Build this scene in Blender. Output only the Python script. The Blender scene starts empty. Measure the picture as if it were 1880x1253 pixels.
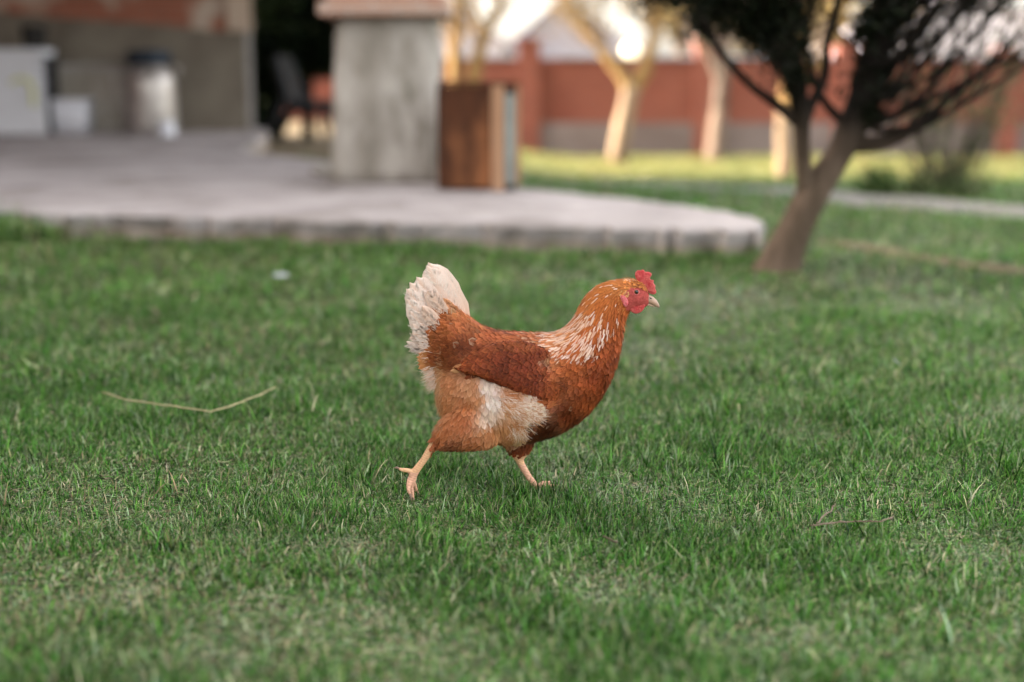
import bpy, bmesh, math, random
import numpy as np
from mathutils import Vector, Matrix, noise as mnoise
from mathutils.bvhtree import BVHTree
random.seed(7); rng = np.random.default_rng(7)
R = math.radians
scene = bpy.context.scene
COL = scene.collection

# ------------------------------------------------------------------ camera
CAM_H, PITCH, LENS = 0.683, R(10.45), 50.0
FPX = LENS/36*1880
HEN_Y = 2.29
cam = bpy.data.objects.new('camera', bpy.data.cameras.new('camera')); COL.objects.link(cam)
cam.location = (0, 0, CAM_H); cam.rotation_euler = (math.pi/2-PITCH, 0, 0)
cam.data.lens = LENS; cam.data.sensor_width = 36; cam.data.clip_start = 0.05; cam.data.clip_end = 2000
cam.data.dof.use_dof = True; cam.data.dof.focus_distance = 2.33; cam.data.dof.aperture_fstop = 1.55
scene.camera = cam
# ------------------------------------------------------------------ sky and sun
SUN_EL, SUN_AZ = R(21), R(-86)          # azimuth from +Y towards +X
w = bpy.data.worlds.new('World'); scene.world = w; w.use_nodes = True
nt = w.node_tree; bg = nt.nodes['Background']
sky = nt.nodes.new('ShaderNodeTexSky'); sky.sky_type = 'NISHITA'; sky.sun_disc = False
sky.sun_elevation = SUN_EL; sky.sun_rotation = SUN_AZ; sky.dust_density = 4.0; sky.ozone_density = 0.3; sky.air_density = 0.8
hs = nt.nodes.new('ShaderNodeHueSaturation'); hs.inputs['Saturation'].default_value = 0.35      # thin veil of high cloud
nt.links.new(sky.outputs[0], hs.inputs['Color']); wm = nt.nodes.new('ShaderNodeMix'); wm.data_type = 'RGBA'; wm.blend_type = 'MULTIPLY'; wm.inputs[0].default_value = 1; wm.inputs[7].default_value = (1.05, 1, .93, 1)
nt.links.new(hs.outputs[0], wm.inputs[6]); nt.links.new(wm.outputs[2], bg.inputs[0]); bg.inputs[1].default_value = 0.15
sun = bpy.data.objects.new('sun', bpy.data.lights.new('sun', 'SUN')); COL.objects.link(sun)
sun.data.energy = 2.4; sun.data.angle = R(0.5); sun.data.color = (1, .83, .62)
sdir = Vector((math.sin(SUN_AZ)*math.cos(SUN_EL), math.cos(SUN_AZ)*math.cos(SUN_EL), math.sin(SUN_EL)))
sun.rotation_euler = sdir.to_track_quat('Z', 'Y').to_euler()
scene.view_settings.view_transform = 'Standard'; scene.view_settings.look = 'None'
scene.view_settings.exposure = 3.1; scene.view_settings.gamma = 1
scene.cycles.use_denoising = True
scene.cycles.max_bounces = 6; scene.cycles.transparent_max_bounces = 6
scene.render.film_transparent = False

# ------------------------------------------------------------------ helpers
CP = Vector((0, 0, CAM_H))
FW = Vector((0, math.cos(PITCH), -math.sin(PITCH))); UP = Vector((0, math.sin(PITCH), math.cos(PITCH))); RT = Vector((1, 0, 0))
def ray(px, py): return FW + RT*((px-940)/FPX) - UP*((py-626.5)/FPX)
def at(px, py, Y):
    d = ray(px, py); return CP + d*(Y/d.y)
def project(p):
    v = Vector(p)-CP; z = v.dot(FW)
    return 940+FPX*v.dot(RT)/z, 626.5-FPX*v.dot(UP)/z
def sm(t): t = np.clip(t, 0, 1); return t*t*(3-2*t)
def gz(x, y):
    """lawn height, works on arrays"""
    x = np.asarray(x, float); y = np.asarray(y, float)
    drop = -0.52*sm((y-6.5)/13)*sm((x+2.0)/3)
    b = 0.006*np.sin(x*3.1+y*1.7)+0.005*np.sin(x*7.3-y*5.1+1)+0.006*np.sin(y*4.3+x*1.1+2)
    calm = 1-np.exp(-((x/0.45)**2+((y-HEN_Y)/0.35)**2))
    return drop+b*calm
def hit(px, py, fn=None):
    fn = fn or (lambda x, y: float(gz(x, y)))
    d = ray(px, py); lo, hi = .5, 80
    t = .5
    while t < 90:
        p = CP+d*t
        if p.z < fn(p.x, p.y): break
        t += .05
    lo = t-.05; hi = t
    for _ in range(20):
        m = (lo+hi)/2; p = CP+d*m
        if p.z < fn(p.x, p.y): hi = m
        else: lo = m
    return CP+d*hi
def patio_z(x, y): return .12+.010*(y-6)
def phit(px, py): return hit(px, py, patio_z)
def lin(c):
    return tuple(((v/255)/12.92 if v/255 <= .04045 else ((v/255+.055)/1.055)**2.4) for v in c)

def tag(o, label=None, cat=None, group=None, kind=None):
    if label: o['label'] = label
    if cat: o['category'] = cat
    if group: o['group'] = group
    if kind: o['kind'] = kind
    return o
def empty(name, loc, label, cat, group=None, rz=0):
    o = bpy.data.objects.new(name, None); COL.objects.link(o); o.location = loc; o.rotation_euler.z = rz
    o.empty_display_size = .1
    return tag(o, label, cat, group)
def link(name, me, m=None, parent=None, smooth=False, local=False):
    o = bpy.data.objects.new(name, me); COL.objects.link(o)
    if m: me.materials.append(m)
    if parent:
        o.parent = parent
        if not local:                       # geometry is given in world space: bring it home
            me.transform((Matrix.Translation(parent_world(parent)).inverted()))
    if smooth:
        me.polygons.foreach_set('use_smooth', [True]*len(me.polygons))
    return o
def parent_world(p):
    v = Vector((0, 0, 0))
    while p: v += Vector(p.location); p = p.parent
    return v
def pyd(name, V, F, m=None, parent=None, smooth=False, cols=None):
    me = bpy.data.meshes.new(name); me.from_pydata([tuple(v) for v in V], [], F); me.update()
    if cols is not None: setcol(me, cols)
    return link(name, me, m, parent, smooth)
def setcol(me, cols):
    a = me.color_attributes.new('Col', 'FLOAT_COLOR', 'POINT')
    c = np.ones((len(me.vertices), 4), np.float32); c[:, :3] = np.asarray(cols, np.float32)[:, :3]
    a.data.foreach_set('color', c.ravel())
class MB:
    def __init__(s): s.V = []; s.F = []; s.C = []
    def add(s, V, F, col=None):
        n = len(s.V); s.V += [Vector(v) for v in V]; s.F += [tuple(i+n for i in f) for f in F]
        s.C += [col or (1, 1, 1)]*len(V)
        return s
    def box(s, x0, x1, y0, y1, z0, z1, col=None):
        V = [(x, y, z) for z in (z0, z1) for y in (y0, y1) for x in (x0, x1)]
        return s.add(V, [(0, 2, 3, 1), (4, 5, 7, 6), (0, 1, 5, 4), (2, 6, 7, 3), (0, 4, 6, 2), (1, 3, 7, 5)], col)
    def rings(s, rs, cap=True, col=None):
        n = len(rs[0]); V = [p for r in rs for p in r]; F = []
        for i in range(len(rs)-1):
            for j in range(n):
                k = (j+1) % n; F.append((i*n+j, i*n+k, (i+1)*n+k, (i+1)*n+j))
        if cap: F.append(tuple(reversed(range(n)))); F.append(tuple((len(rs)-1)*n+j for j in range(n)))
        return s.add(V, F, col)
    def tube(s, P, r, n=8, cap=True, col=None):
        P = [Vector(p) for p in P]; rs = []
        if not hasattr(r, '__len__'): r = [r]*len(P)
        u = None
        for i, p in enumerate(P):
            t = (P[min(i+1, len(P)-1)]-P[max(i-1, 0)])
            t = t.normalized() if t.length > 1e-9 else Vector((0, 0, 1))
            if u is None: u = t.orthogonal().normalized()
            u = (u-t*u.dot(t)).normalized(); v = t.cross(u)
            rs.append([p+(u*math.cos(a)+v*math.sin(a))*r[i] for a in [2*math.pi*j/n for j in range(n)]])
        return s.rings(rs, cap, col)
    def lathe(s, c, prof, n=24, col=None):
        return s.rings([[Vector(c)+Vector((r*math.cos(2*math.pi*j/n), r*math.sin(2*math.pi*j/n), z)) for j in range(n)] for r, z in prof], True, col)
    def build(s, name, m, parent=None, smooth=False, bevel=0, usecol=False):
        o = pyd(name, s.V, s.F, m, parent, smooth, s.C if usecol else None)
        if bevel:
            b = o.modifiers.new('bevel', 'BEVEL'); b.width = bevel; b.segments = 2; b.limit_method = 'ANGLE'
        return o
def np_mesh(name, V, quads, tris, cols, m, parent=None, smooth=True):
    V = np.asarray(V, np.float32); me = bpy.data.meshes.new(name)
    me.vertices.add(len(V)); me.vertices.foreach_set('co', V.ravel())
    nq, ntr = len(quads), len(tris)
    idx = np.concatenate([np.asarray(quads, np.int32).ravel(), np.asarray(tris, np.int32).ravel()]) if ntr else np.asarray(quads, np.int32).ravel()
    me.loops.add(len(idx)); me.loops.foreach_set('vertex_index', idx)
    tot = np.concatenate([np.full(nq, 4), np.full(ntr, 3)]).astype(np.int32)
    st = np.concatenate([[0], np.cumsum(tot)[:-1]]).astype(np.int32)
    me.polygons.add(nq+ntr); me.polygons.foreach_set('loop_start', st); me.polygons.foreach_set('loop_total', tot)
    if smooth: me.polygons.foreach_set('use_smooth', np.ones(nq+ntr, bool))
    me.update(calc_edges=True)
    if cols is not None: setcol(me, cols)
    return link(name, me, m, parent)

# ------------------------------------------------------------------ materials
def mat(name, color=(.5, .5, .5), rough=.8, attr=None, color2=None, scale=5, detail=6, fac=(.35, .65), bump=0, bscale=None,
        metal=0, spec=.12, trans=0, sub=0, stretch=None, third=None, tscale=1.3, tfac=(.5, .62)):
    m = bpy.data.materials.new(name); m.use_nodes = True; t = m.node_tree; N = t.nodes; L = t.links
    b = N['Principled BSDF']; b.inputs['Roughness'].default_value = rough; b.inputs['Metallic'].default_value = metal
    b.inputs['Specular IOR Level'].default_value = spec
    tc = N.new('ShaderNodeTexCoord'); mp = N.new('ShaderNodeMapping'); L.new(tc.outputs['Object'], mp.inputs[0])
    if stretch: mp.inputs['Scale'].default_value = stretch
    def ns(sc, det=6):
        n = N.new('ShaderNodeTexNoise'); n.inputs['Scale'].default_value = sc; n.inputs['Detail'].default_value = det
        n.inputs['Roughness'].default_value = .6
        L.new(mp.outputs[0], n.inputs['Vector']); return n
    def ramp(src, lo, hi):
        r = N.new('ShaderNodeMapRange'); r.inputs['From Min'].default_value = lo; r.inputs['From Max'].default_value = hi
        L.new(src, r.inputs['Value']); return r.outputs[0]
    def mix(f, a, bb, mode='MIX'):
        x = N.new('ShaderNodeMix'); x.data_type = 'RGBA'; x.blend_type = mode
        if hasattr(f, 'links'): L.new(f, x.inputs[0])
        else: x.inputs[0].default_value = f
        for v, i in ((a, 6), (bb, 7)):
            if hasattr(v, 'links'): L.new(v, x.inputs[i])
            else: x.inputs[i].default_value = (*v, 1)
        return x.outputs[2]
    if attr:
        a = N.new('ShaderNodeAttribute'); a.attribute_name = attr; c = a.outputs['Color']
        if color2: c = mix(ramp(ns(scale, detail).outputs[0], *fac), c, mix(1.0, c, color2, 'MULTIPLY'))
    elif color2: c = mix(ramp(ns(scale, detail).outputs[0], *fac), color, color2)
    else: c = None; b.inputs['Base Color'].default_value = (*color, 1)
    if third and c is not None: c = mix(ramp(ns(tscale, 5).outputs[0], *tfac), c, third)
    if c is not None: L.new(c, b.inputs['Base Color'])
    if bump:
        bp = N.new('ShaderNodeBump'); bp.inputs['Strength'].default_value = min(1, bump); bp.inputs['Distance'].default_value = .01*max(1, bump)
        L.new(ns(bscale or scale*4, 8).outputs[0], bp.inputs['Height']); L.new(bp.outputs[0], b.inputs['Normal'])
    if trans:
        tr = N.new('ShaderNodeBsdfTranslucent'); mx = N.new('ShaderNodeMixShader'); mx.inputs[0].default_value = trans
        if c is not None: L.new(c, tr.inputs[0])
        else: tr.inputs[0].default_value = (*color, 1)
        out = N['Material Output']; L.new(b.outputs[0], mx.inputs[1]); L.new(tr.outputs[0], mx.inputs[2]); L.new(mx.outputs[0], out.inputs[0])
    if sub:
        b.inputs['Subsurface Weight'].default_value = sub; b.inputs['Subsurface Radius'].default_value = (1, .35, .2); b.inputs['Subsurface Scale'].default_value = .004
    return m
def brick_mat(name, c1, c2, mortar, plaster=None, pf=(.5, .6), ps=.8, bw=.25, rh=.075):
    m = bpy.data.materials.new(name); m.use_nodes = True; t = m.node_tree; N = t.nodes; L = t.links
    b = N['Principled BSDF']; b.inputs['Roughness'].default_value = .9
    tc = N.new('ShaderNodeTexCoord'); sx = N.new('ShaderNodeSeparateXYZ'); ad = N.new('ShaderNodeMath'); cx = N.new('ShaderNodeCombineXYZ')
    L.new(tc.outputs['Object'], sx.inputs[0]); L.new(sx.outputs[0], ad.inputs[0]); L.new(sx.outputs[1], ad.inputs[1])
    L.new(ad.outputs[0], cx.inputs[0]); L.new(sx.outputs[2], cx.inputs[1])
    br = N.new('ShaderNodeTexBrick'); L.new(cx.outputs[0], br.inputs['Vector'])
    br.inputs['Color1'].default_value = (*c1, 1); br.inputs['Color2'].default_value = (*c2, 1); br.inputs['Mortar'].default_value = (*mortar, 1)
    br.inputs['Scale'].default_value = 1; br.inputs['Brick Width'].default_value = bw; br.inputs['Row Height'].default_value = rh
    br.inputs['Mortar Size'].default_value = .007
    n = N.new('ShaderNodeTexNoise'); n.inputs['Scale'].default_value = ps; n.inputs['Detail'].default_value = 5; L.new(tc.outputs['Object'], n.inputs['Vector'])
    mr = N.new('ShaderNodeMapRange'); mr.inputs['From Min'].default_value = pf[0]; mr.inputs['From Max'].default_value = pf[1]; L.new(n.outputs[0], mr.inputs['Value'])
    mx = N.new('ShaderNodeMix'); mx.data_type = 'RGBA'; L.new(mr.outputs[0], mx.inputs[0]); L.new(br.outputs[0], mx.inputs[6])
    if plaster: mx.inputs[7].default_value = (*plaster, 1)
    else: mx.inputs[7].default_value = (*[v*.75 for v in c1], 1)
    L.new(mx.outputs[2], b.inputs['Base Color'])
    bp = N.new('ShaderNodeBump'); bp.inputs['Strength'].default_value = .6; bp.inputs['Distance'].default_value = .01
    inv = N.new('ShaderNodeMath'); inv.operation = 'SUBTRACT'; inv.inputs[0].default_value = 1; L.new(br.outputs[1], inv.inputs[1]); L.new(inv.outputs[0], bp.inputs['Height'])
    L.new(bp.outputs[0], b.inputs['Normal'])
    return m
M = {}
M['soil'] = mat('soil', attr='Col', rough=.95, color2=(1.6, .9, 1.3), scale=3.5, fac=(.45, .7), bump=1, bscale=30)
M['grass'] = mat('grass_blade', attr='Col', rough=.4, spec=.13, trans=.15)
M['concrete'] = mat('concrete', (.26, .23, .222), .9, color2=(.41, .37, .36), scale=2.6, fac=(.3, .7), bump=1, bscale=30, third=(.17, .145, .13), tscale=1.7, tfac=(.50, .70))
M['edge'] = mat('edge_dirt', (.16, .12, .09), .95, color2=(.33, .28, .24), scale=5, bump=1, bscale=25)
M['pillar'] = mat('pillar_concrete', (.23, .205, .17), .92, color2=(.42, .385, .34), scale=3.5, fac=(.4, .6), bump=1, bscale=18, third=(.10, .09, .06), tscale=4.2, tfac=(.55, .72), stretch=(1, 1, .45))
M['cement'] = mat('cement_render', (.13, .108, .085), .95, color2=(.19, .165, .13), scale=2.5, bump=.6, bscale=30)
M['cementpale'] = mat('cement_corner', (.27, .25, .23), .95, color2=(.33, .31, .29), scale=5, bump=.5)
M['housebrick'] = brick_mat('old_brick', (.30, .085, .042), (.24, .07, .035), (.24, .17, .13), (.42, .33, .26), (.52, .60), 1.6)
M['capbrick'] = brick_mat('cap_brick', (.34, .18, .12), (.38, .25, .18), (.36, .31, .27), (.40, .33, .27), (.5, .7), 3)
M['fencebrick'] = brick_mat('fence_brick', (.19, .050, .030), (.155, .040, .024), (.17, .08, .055), None, (.5, .7), 1.2)
M['fenceplinth'] = mat('fence_plinth', (.12, .095, .09), .95, color2=(.17, .14, .135), scale=1.2, bump=.5)
M['coping'] = mat('coping_metal', (.32, .34, .40), .5, metal=.3)
M['plaster'] = mat('old_plaster', (.50, .40, .31), .95, color2=(.40, .30, .23), scale=4, bump=.5)
M['rooftile'] = mat('roof_sheet', (.25, .10, .07), .7, color2=(.2, .08, .06))
M['rust'] = mat('rusty_iron', (.085, .032, .015), .85, color2=(.022, .013, .010), scale=4, fac=(.35, .65), bump=.5, third=(.24, .095, .04), tscale=3.5, tfac=(.46, .64), stretch=(1, 1, .4))
M['wood'] = mat('pale_wood', (.42, .25, .15), .8, color2=(.30, .16, .09), scale=8, stretch=(4, 4, .4), bump=.3)
M['greystrip'] = mat('grey_metal', (.30, .34, .32), .45, metal=.2, color2=(.2, .23, .22), scale=9)
M['blackiron'] = mat('black_iron', (.012, .012, .013), .6)
M['white'] = mat('white_card', (.62, .62, .65), .7, color2=(.56, .56, .58), scale=4)
M['yellowmark'] = mat('print_yellow', (.50, .50, .20), .7)
M['greyprint'] = mat('print_grey', (.36, .37, .42), .7)
M['canmetal'] = mat('milk_can_metal', (.46, .42, .39), .38, metal=.55, color2=(.30, .27, .25), scale=6)
M['darklid'] = mat('dark_lid', (.02, .028, .04), .35)
M['jar'] = mat('white_plastic', (.62, .62, .66), .4)
M['bucket'] = mat('dark_bucket', (.03, .028, .026), .6)
M['bark'] = mat('bark', (.085, .062, .05), .95, color2=(.135, .105, .088), scale=14, bump=1, bscale=30, stretch=(1, 1, .3), third=(.06, .06, .035), tscale=3)
M['darkbark'] = mat('dark_bark', (.012, .009, .007), .95, color2=(.022, .016, .011), scale=14, bump=1)
M['treebark'] = mat('tree_bark', attr='Col', rough=.95, color2=(.6, .6, .55), scale=16, bump=1, bscale=30, stretch=(1, 1, .3))
M['needles'] = mat('needles', attr='Col', rough=.6, trans=.15)
M['whitewash'] = mat('whitewashed_bark', (.24, .18, .125), .9, color2=(.15, .105, .07), scale=6, bump=.6, stretch=(1, 1, .4))
M['dullwash'] = mat('dull_washed_bark', (.17, .125, .10), .9, color2=(.12, .09, .07), scale=6, bump=.6, stretch=(1, 1, .4))
M['tanbark'] = mat('tan_bark', (.24, .155, .06), .9, color2=(.16, .10, .045), scale=10, bump=.6, stretch=(1, 1, .4))
M['leaf'] = mat('leaf', attr='Col', rough=.5, trans=.3)
M['path'] = mat('path', (.22, .20, .19), .95, color2=(.17, .16, .13), scale=2, bump=.8, bscale=20)
M['dirt'] = mat('dirt', (.16, .12, .075), .95, color2=(.11, .085, .05), scale=3, bump=.8)
M['housewall'] = mat('pale_house_wall', (.36, .335, .37), .9, color2=(.30, .28, .31), scale=.6)
M['lilacroof'] = mat('pale_sheet_roof', (.40, .37, .43), .55, color2=(.45, .43, .50), scale=.7)
M['blueroof'] = mat('blue_roof', (.14, .20, .36), .5)
M['straw'] = mat('straw', (.50, .42, .24), .6, color2=(.38, .30, .17), scale=60)
M['twig'] = mat('twig', (.26, .19, .15), .8, color2=(.16, .11, .08), scale=60)
M['paper'] = mat('petal_white', (.36, .37, .38), .6)
M['dryleaf'] = mat('dry_leaf', (.20, .16, .11), .8, color2=(.13, .10, .07), scale=40)
M['feather'] = mat('feather', attr='Col', rough=.6, spec=.12, color2=(.92, .88, .85), scale=420, fac=(.35, .7), trans=.10)
M['henbody'] = mat('hen_body', attr='Col', rough=.65, spec=.12, color2=(.8, .72, .68), scale=260, fac=(.35, .7), bump=.35, bscale=500)
M['comb'] = mat('comb_skin', (.62, .045, .05), .42, color2=(.72, .14, .12), scale=150, bump=.8, bscale=420, sub=.2, spec=.4)
M['combpale'] = mat('lobe_skin', (.62, .10, .12), .45, color2=(.66, .20, .20), scale=150, bump=.3, bscale=500, sub=.25)
M['beak'] = mat('beak_horn', (.33, .20, .145), .4, color2=(.46, .29, .20), scale=90, spec=.5)
M['iris'] = mat('iris', (.25, .10, .03), .15, spec=.6)
M['pupil'] = mat('pupil', (.004, .004, .004), .05, spec=.8)
M['claw'] = mat('claw_horn', (.25, .16, .12), .4)

# ================================================================== SETTING
# ground sheet -------------------------------------------------------------
xs = np.concatenate([np.linspace(-60, -9, 12), np.linspace(-8, 12, 110), np.linspace(14, 60, 12)])
ys = np.concatenate([np.linspace(-12, 0, 10), np.linspace(.2, 12, 110), np.linspace(12.5, 24, 30), np.linspace(28, 160, 14)])
X, Y = np.meshgrid(xs, ys); Z = gz(X, Y); V = np.stack([X, Y, Z], -1).reshape(-1, 3)
nx, ny = len(xs), len(ys); I = np.arange(nx*ny).reshape(ny, nx)
Q = np.stack([I[:-1, :-1], I[:-1, 1:], I[1:, 1:], I[1:, :-1]], -1).reshape(-1, 4)
fy = sm((V[:, 1]-11.5)/4)[:, None]; GC = np.array([(.030, .042, .014)])*(1-fy)+np.array([(.17, .155, .045)])*fy  # far ground tinted pale yellow, sunlit strip put into its colour
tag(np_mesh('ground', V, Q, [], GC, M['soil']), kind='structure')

# patio ---------------------------------------------------------------------
front = [(-900, 372), (-400, 378), (0, 386), (160, 390), (320, 396), (480, 400), (640, 405), (820, 409), (1000, 413), (1160, 418), (1280, 421), (1350, 423), (1392, 420), (1404, 412)]
right = [(1392, 402), (1350, 391), (1270, 380), (1180, 369), (1060, 355), (950, 344), (700, 312), (600, 296)]
pp = [phit(*p) for p in front+right]
tail = [Vector((-2.0, 10.5, 0)), Vector((-2.2, 12.6, 0)), Vector((-2.4, 14.2, 0)), Vector((-9, 14.2, 0)), Vector((-9, 5.6, 0))]
pts = []
for i, p in enumerate(pp):
    if i: 
        q = pp[i-1]; n = 6
        for k in range(1, n): pts.append(q.lerp(p, k/n)+Vector((random.uniform(-.02, .02), random.gauss(0, .018)+.03*mnoise.noise(Vector((q.x*3, q.y, 2))), 0)))
    pts.append(p)
pts += tail
top = [Vector((p.x, p.y, patio_z(p.x, p.y))) for p in pts]
def off(i, r, dz):
    p = top[i]; c = Vector((-1.5, 8.5, 0)); d = Vector((c.x-p.x, c.y-p.y, 0)).normalized()
    return Vector((p.x, p.y, 0))+d*r+Vector((0, 0, dz))
n = len(top); mb = MB()
r0 = [off(i, .02, top[i].z) for i in range(n)]; r1 = [off(i, .0, top[i].z-.012) for i in range(n)]
r2 = [off(i, random.uniform(-.005, .03), top[i].z-.06) for i in range(n)]; r3 = [off(i, random.uniform(0, .05), -.35 if top[i].y < 9 else -.7) for i in range(n)]
mb.rings([r3, r2, r1, r0])
o = mb.build('patio', M['concrete']); tag(o, kind='structure')
o.data.materials.append(M['edge'])
for p in o.data.polygons:
    zc = sum((o.data.vertices[v].co.z for v in p.vertices))/len(p.vertices)
    if abs(p.normal.z) < .5 and zc < .065+.01*(o.data.vertices[p.vertices[0]].co.y-6): p.material_index = 1
patio_poly = np.array([(p.x, p.y) for p in top])
def inpoly(x, y, poly):
    x = np.asarray(x); y = np.asarray(y); r = np.zeros(x.shape, bool); n = len(poly); j = n-1
    for i in range(n):
        xi, yi = poly[i]; xj, yj = poly[j]
        c = ((yi > y) != (yj > y)) & (x < (xj-xi)*(y-yi)/((yj-yi) or 1e-9)+xi); r ^= c; j = i
    return r
# path across the lawn -------------------------------------------------------
def strip(name, cl, wd, m, z=.02):
    P = [hit(*c) for c in cl]; V = []; F = []; PL = []
    pts = []
    for i in range(len(P)-1):
        for k in range(8): pts.append(P[i].lerp(P[i+1], k/8))
    pts.append(P[-1])
    for i, p in enumerate(pts):
        t = (pts[min(i+1, len(pts)-1)]-pts[max(0, i-1)]); nn = Vector((-t.y, t.x, 0)).normalized()
        for s in (-1, -.4, .4, 1):
            q = p+nn*(s*wd/2*(1+random.uniform(-.08, .08))); zz = float(gz(q.x, q.y))+z-(.03 if abs(s) == 1 else 0)
            V.append((q.x, q.y, zz))
        if i:
            for k in range(3): F.append(((i-1)*4+k, (i-1)*4+k+1, i*4+k+1, i*4+k))
    o = pyd(name, V, F, m); tag(o, kind='structure')
    return [(V[i*4][0], V[i*4][1]) for i in range(len(pts))]+[(V[i*4+3][0], V[i*4+3][1]) for i in reversed(range(len(pts)))]
path_poly = strip('path', [(930, 324), (1100, 336), (1300, 348), (1480, 358), (1640, 372), (1780, 384), (1900, 396), (2150, 420)], .55, M['path'], .03)
worn_poly = strip('worn_track', [(1520, 446), (1650, 468), (1760, 485), (1900, 505)], .22, M['dirt'], .012)
dm = MB(); V = []
c0 = Vector((-2.0, 13.2, 0))
ring = [Vector((-2.0+1.6*math.cos(a), 15.5+2.6*math.sin(a), .035)) for a in [2*math.pi*k/24 for k in range(24)]]
YV = []; yn = 24
for i in range(yn):
    yy = 12.0+10.7*i/(yn-1)
    for xx in (-.215*yy-.6, -.17*yy, -.112*yy): YV.append((xx, yy, float(gz(xx, yy))+.03))
tag(pyd('sandy_ground', YV, [(a*3+b, a*3+b+1, a*3+b+4, a*3+b+3) for a in range(yn-1) for b in (0, 1)], M['dirt']), kind='structure')
yard = [YV[i*3][:2] for i in range(yn)]+[YV[i*3+2][:2] for i in reversed(range(yn))]

# ================================================================== HOUSE
pc = phit(468, 241); HX, HY = pc.x, pc.y; hz = pc.z
print('house corner', pc)
house = empty('house', (HX, HY, 0), 'weathered brick house with grey cement plinth and peeling plaster at its corner', 'house')
WT = 4.9
def wedge(x0, x1, y0, y1, z0, z1):
    sh = x1/HY*(y1-y0)*1.0; lo = [Vector((x0, y0, z0)), Vector((x1, y0, z0)), Vector((x1+sh, y1, z0)), Vector((x0+sh, y1, z0))]
    return MB().rings([lo, [Vector((v.x, v.y, z1)) for v in lo]])
wedge(-13, HX-.12, HY, HY+1.6, -.3, WT).build('wall', M['housebrick'], house)
# cement render: slab proud of the brick, slanting upper edge
zl = at(0, 22, HY).z; zr = at(468, 62, HY).z; xl = at(0, 22, HY).x
def zline(x): return zl+(zr-zl)*(x-xl)/(HX-xl)
xsn = np.linspace(-9, HX-.12, 30); mb = MB(); rs = []
for x in xsn:
    z1 = zline(x)+random.uniform(-.015, .015)
    rs.append([Vector((x, HY-.03, -.2)), Vector((x, HY+.01, -.2)), Vector((x, HY+.01, z1)), Vector((x, HY-.03, z1-.01))])
mb.rings(rs); mb.build('plinth', M['cement'], house)
wedge(HX-.06, HX, HY-.033, HY+1.6, -.3, zr+.02).build('corner_post', M['cementpale'], house)
wedge(HX-.12, HX-.062, HY-.028, HY+.2, -.3, zr+.018).build('corner_render', M['cement'], house)
mb = MB(); zz = zr+.02
wedge(HX-.22, HX+.01, HY-.045, HY+1.6, zr+.022, WT).build('corner_plaster', M['plaster'], house)
MB().box(-15, -9.0, -7, HY-.002, -.3, 5.6).build('shade_wing', M['housebrick'], house)  # unseen wing with its roof, added to keep sun off the near lawn
MB().box(-15.4, -8.6, -7.4, HY+1.9, 5.6, 5.75).build('shade_wing_roof', M['rooftile'], house)
MB().box(-8.598, HX+.35, HY-.4, HY+1.9, WT, WT+.14).build('roof', M['rooftile'], house)

PBX = phit(708, 338)
MB().box(-8.6, PBX.x+.55, PBX.y-.35, HY-.05, 3.0, 3.14).build('porch_roof', M['rooftile'], house)
MB().box(-3.1, -2.7, -5, 4.3, -.3, 4.3).build('shade_wall', M['cementpale'], house)  # unseen wall added beside the lawn to darken its left side
# items by the house wall -----------------------------------------------------
def onp(px, py): p = phit(px, py); return p
S1 = lambda px, Yd: px/FPX*Yd     # metres for a number of pixels at depth
# large white box
Yb = HY-.62; x1 = at(86, 235, Yb).x; p = Vector((x1, Yb, patio_z(0, Yb))); x0 = at(-60, 236, Yb).x; h = S1(150, Yb)
t = empty('white_carton', ((x0+x1)/2, Yb, p.z), 'large white box with a yellow mark, left of the small white tub', 'box')
MB().box(x0, x1, Yb, Yb+.35, p.z, p.z+h).build('body', M['white'], t, bevel=.006)
MB().box(x0-.004, x1+.004, Yb-.008, Yb+.358, p.z+h-.015, p.z+h+.012).build('lid', M['white'], t, bevel=.004)
MB().box(x1+.001, x1+.02, Yb+.02, Yb+.34, p.z, p.z+h*.93).build('side_panel', M['blackiron'], t)
mk = MB(); cxm = at(38, 140, Yb).x; cz = at(38, 165, Yb-.003).z; r_ = S1(20, Yb)
arc = [Vector((cxm+r_*math.cos(a), Yb-.004, cz+r_*math.sin(a))) for a in np.linspace(2.6, -.2, 12)]+[Vector((cxm+r_*1.02, Yb-.004, cz-r_*k*.5)) for k in (1, 2, 3)]
mk.tube(arc, S1(4, Yb), 6); mk.build('printed_mark', M['yellowmark'], t)
for k in range(7):
    mk = MB()
    z = at(0, 110+k*15, Yb).z; xa = at(58, 0, Yb).x; mk.box(xa, xa+S1(random.uniform(14, 24), Yb), Yb-.003, Yb+.001, z, z+S1(4, Yb))
    mk.build('printed_text', M['greyprint'], t)
zt = p.z+h+.0122
# small dark things on the carton
bx = at(52, 80, Yb).x
t2 = empty('dark_bucket', (bx, Yb+.17, zt), 'dark round bucket standing on the large white box', 'bucket')
mb = MB(); mb.lathe((bx, Yb+.17, zt), [(.085, 0), (.095, .01), (.115, .20), (.12, .205), (.105, .205), (.09, .02)]); mb.build('body', M['bucket'], t2, True)
MB().tube([Vector((bx+.118*math.cos(a), Yb+.17, zt+.195+.1*math.sin(a))) for a in np.linspace(0, math.pi, 12)], .004, 6).build('handle', M['blackiron'], t2)
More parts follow.
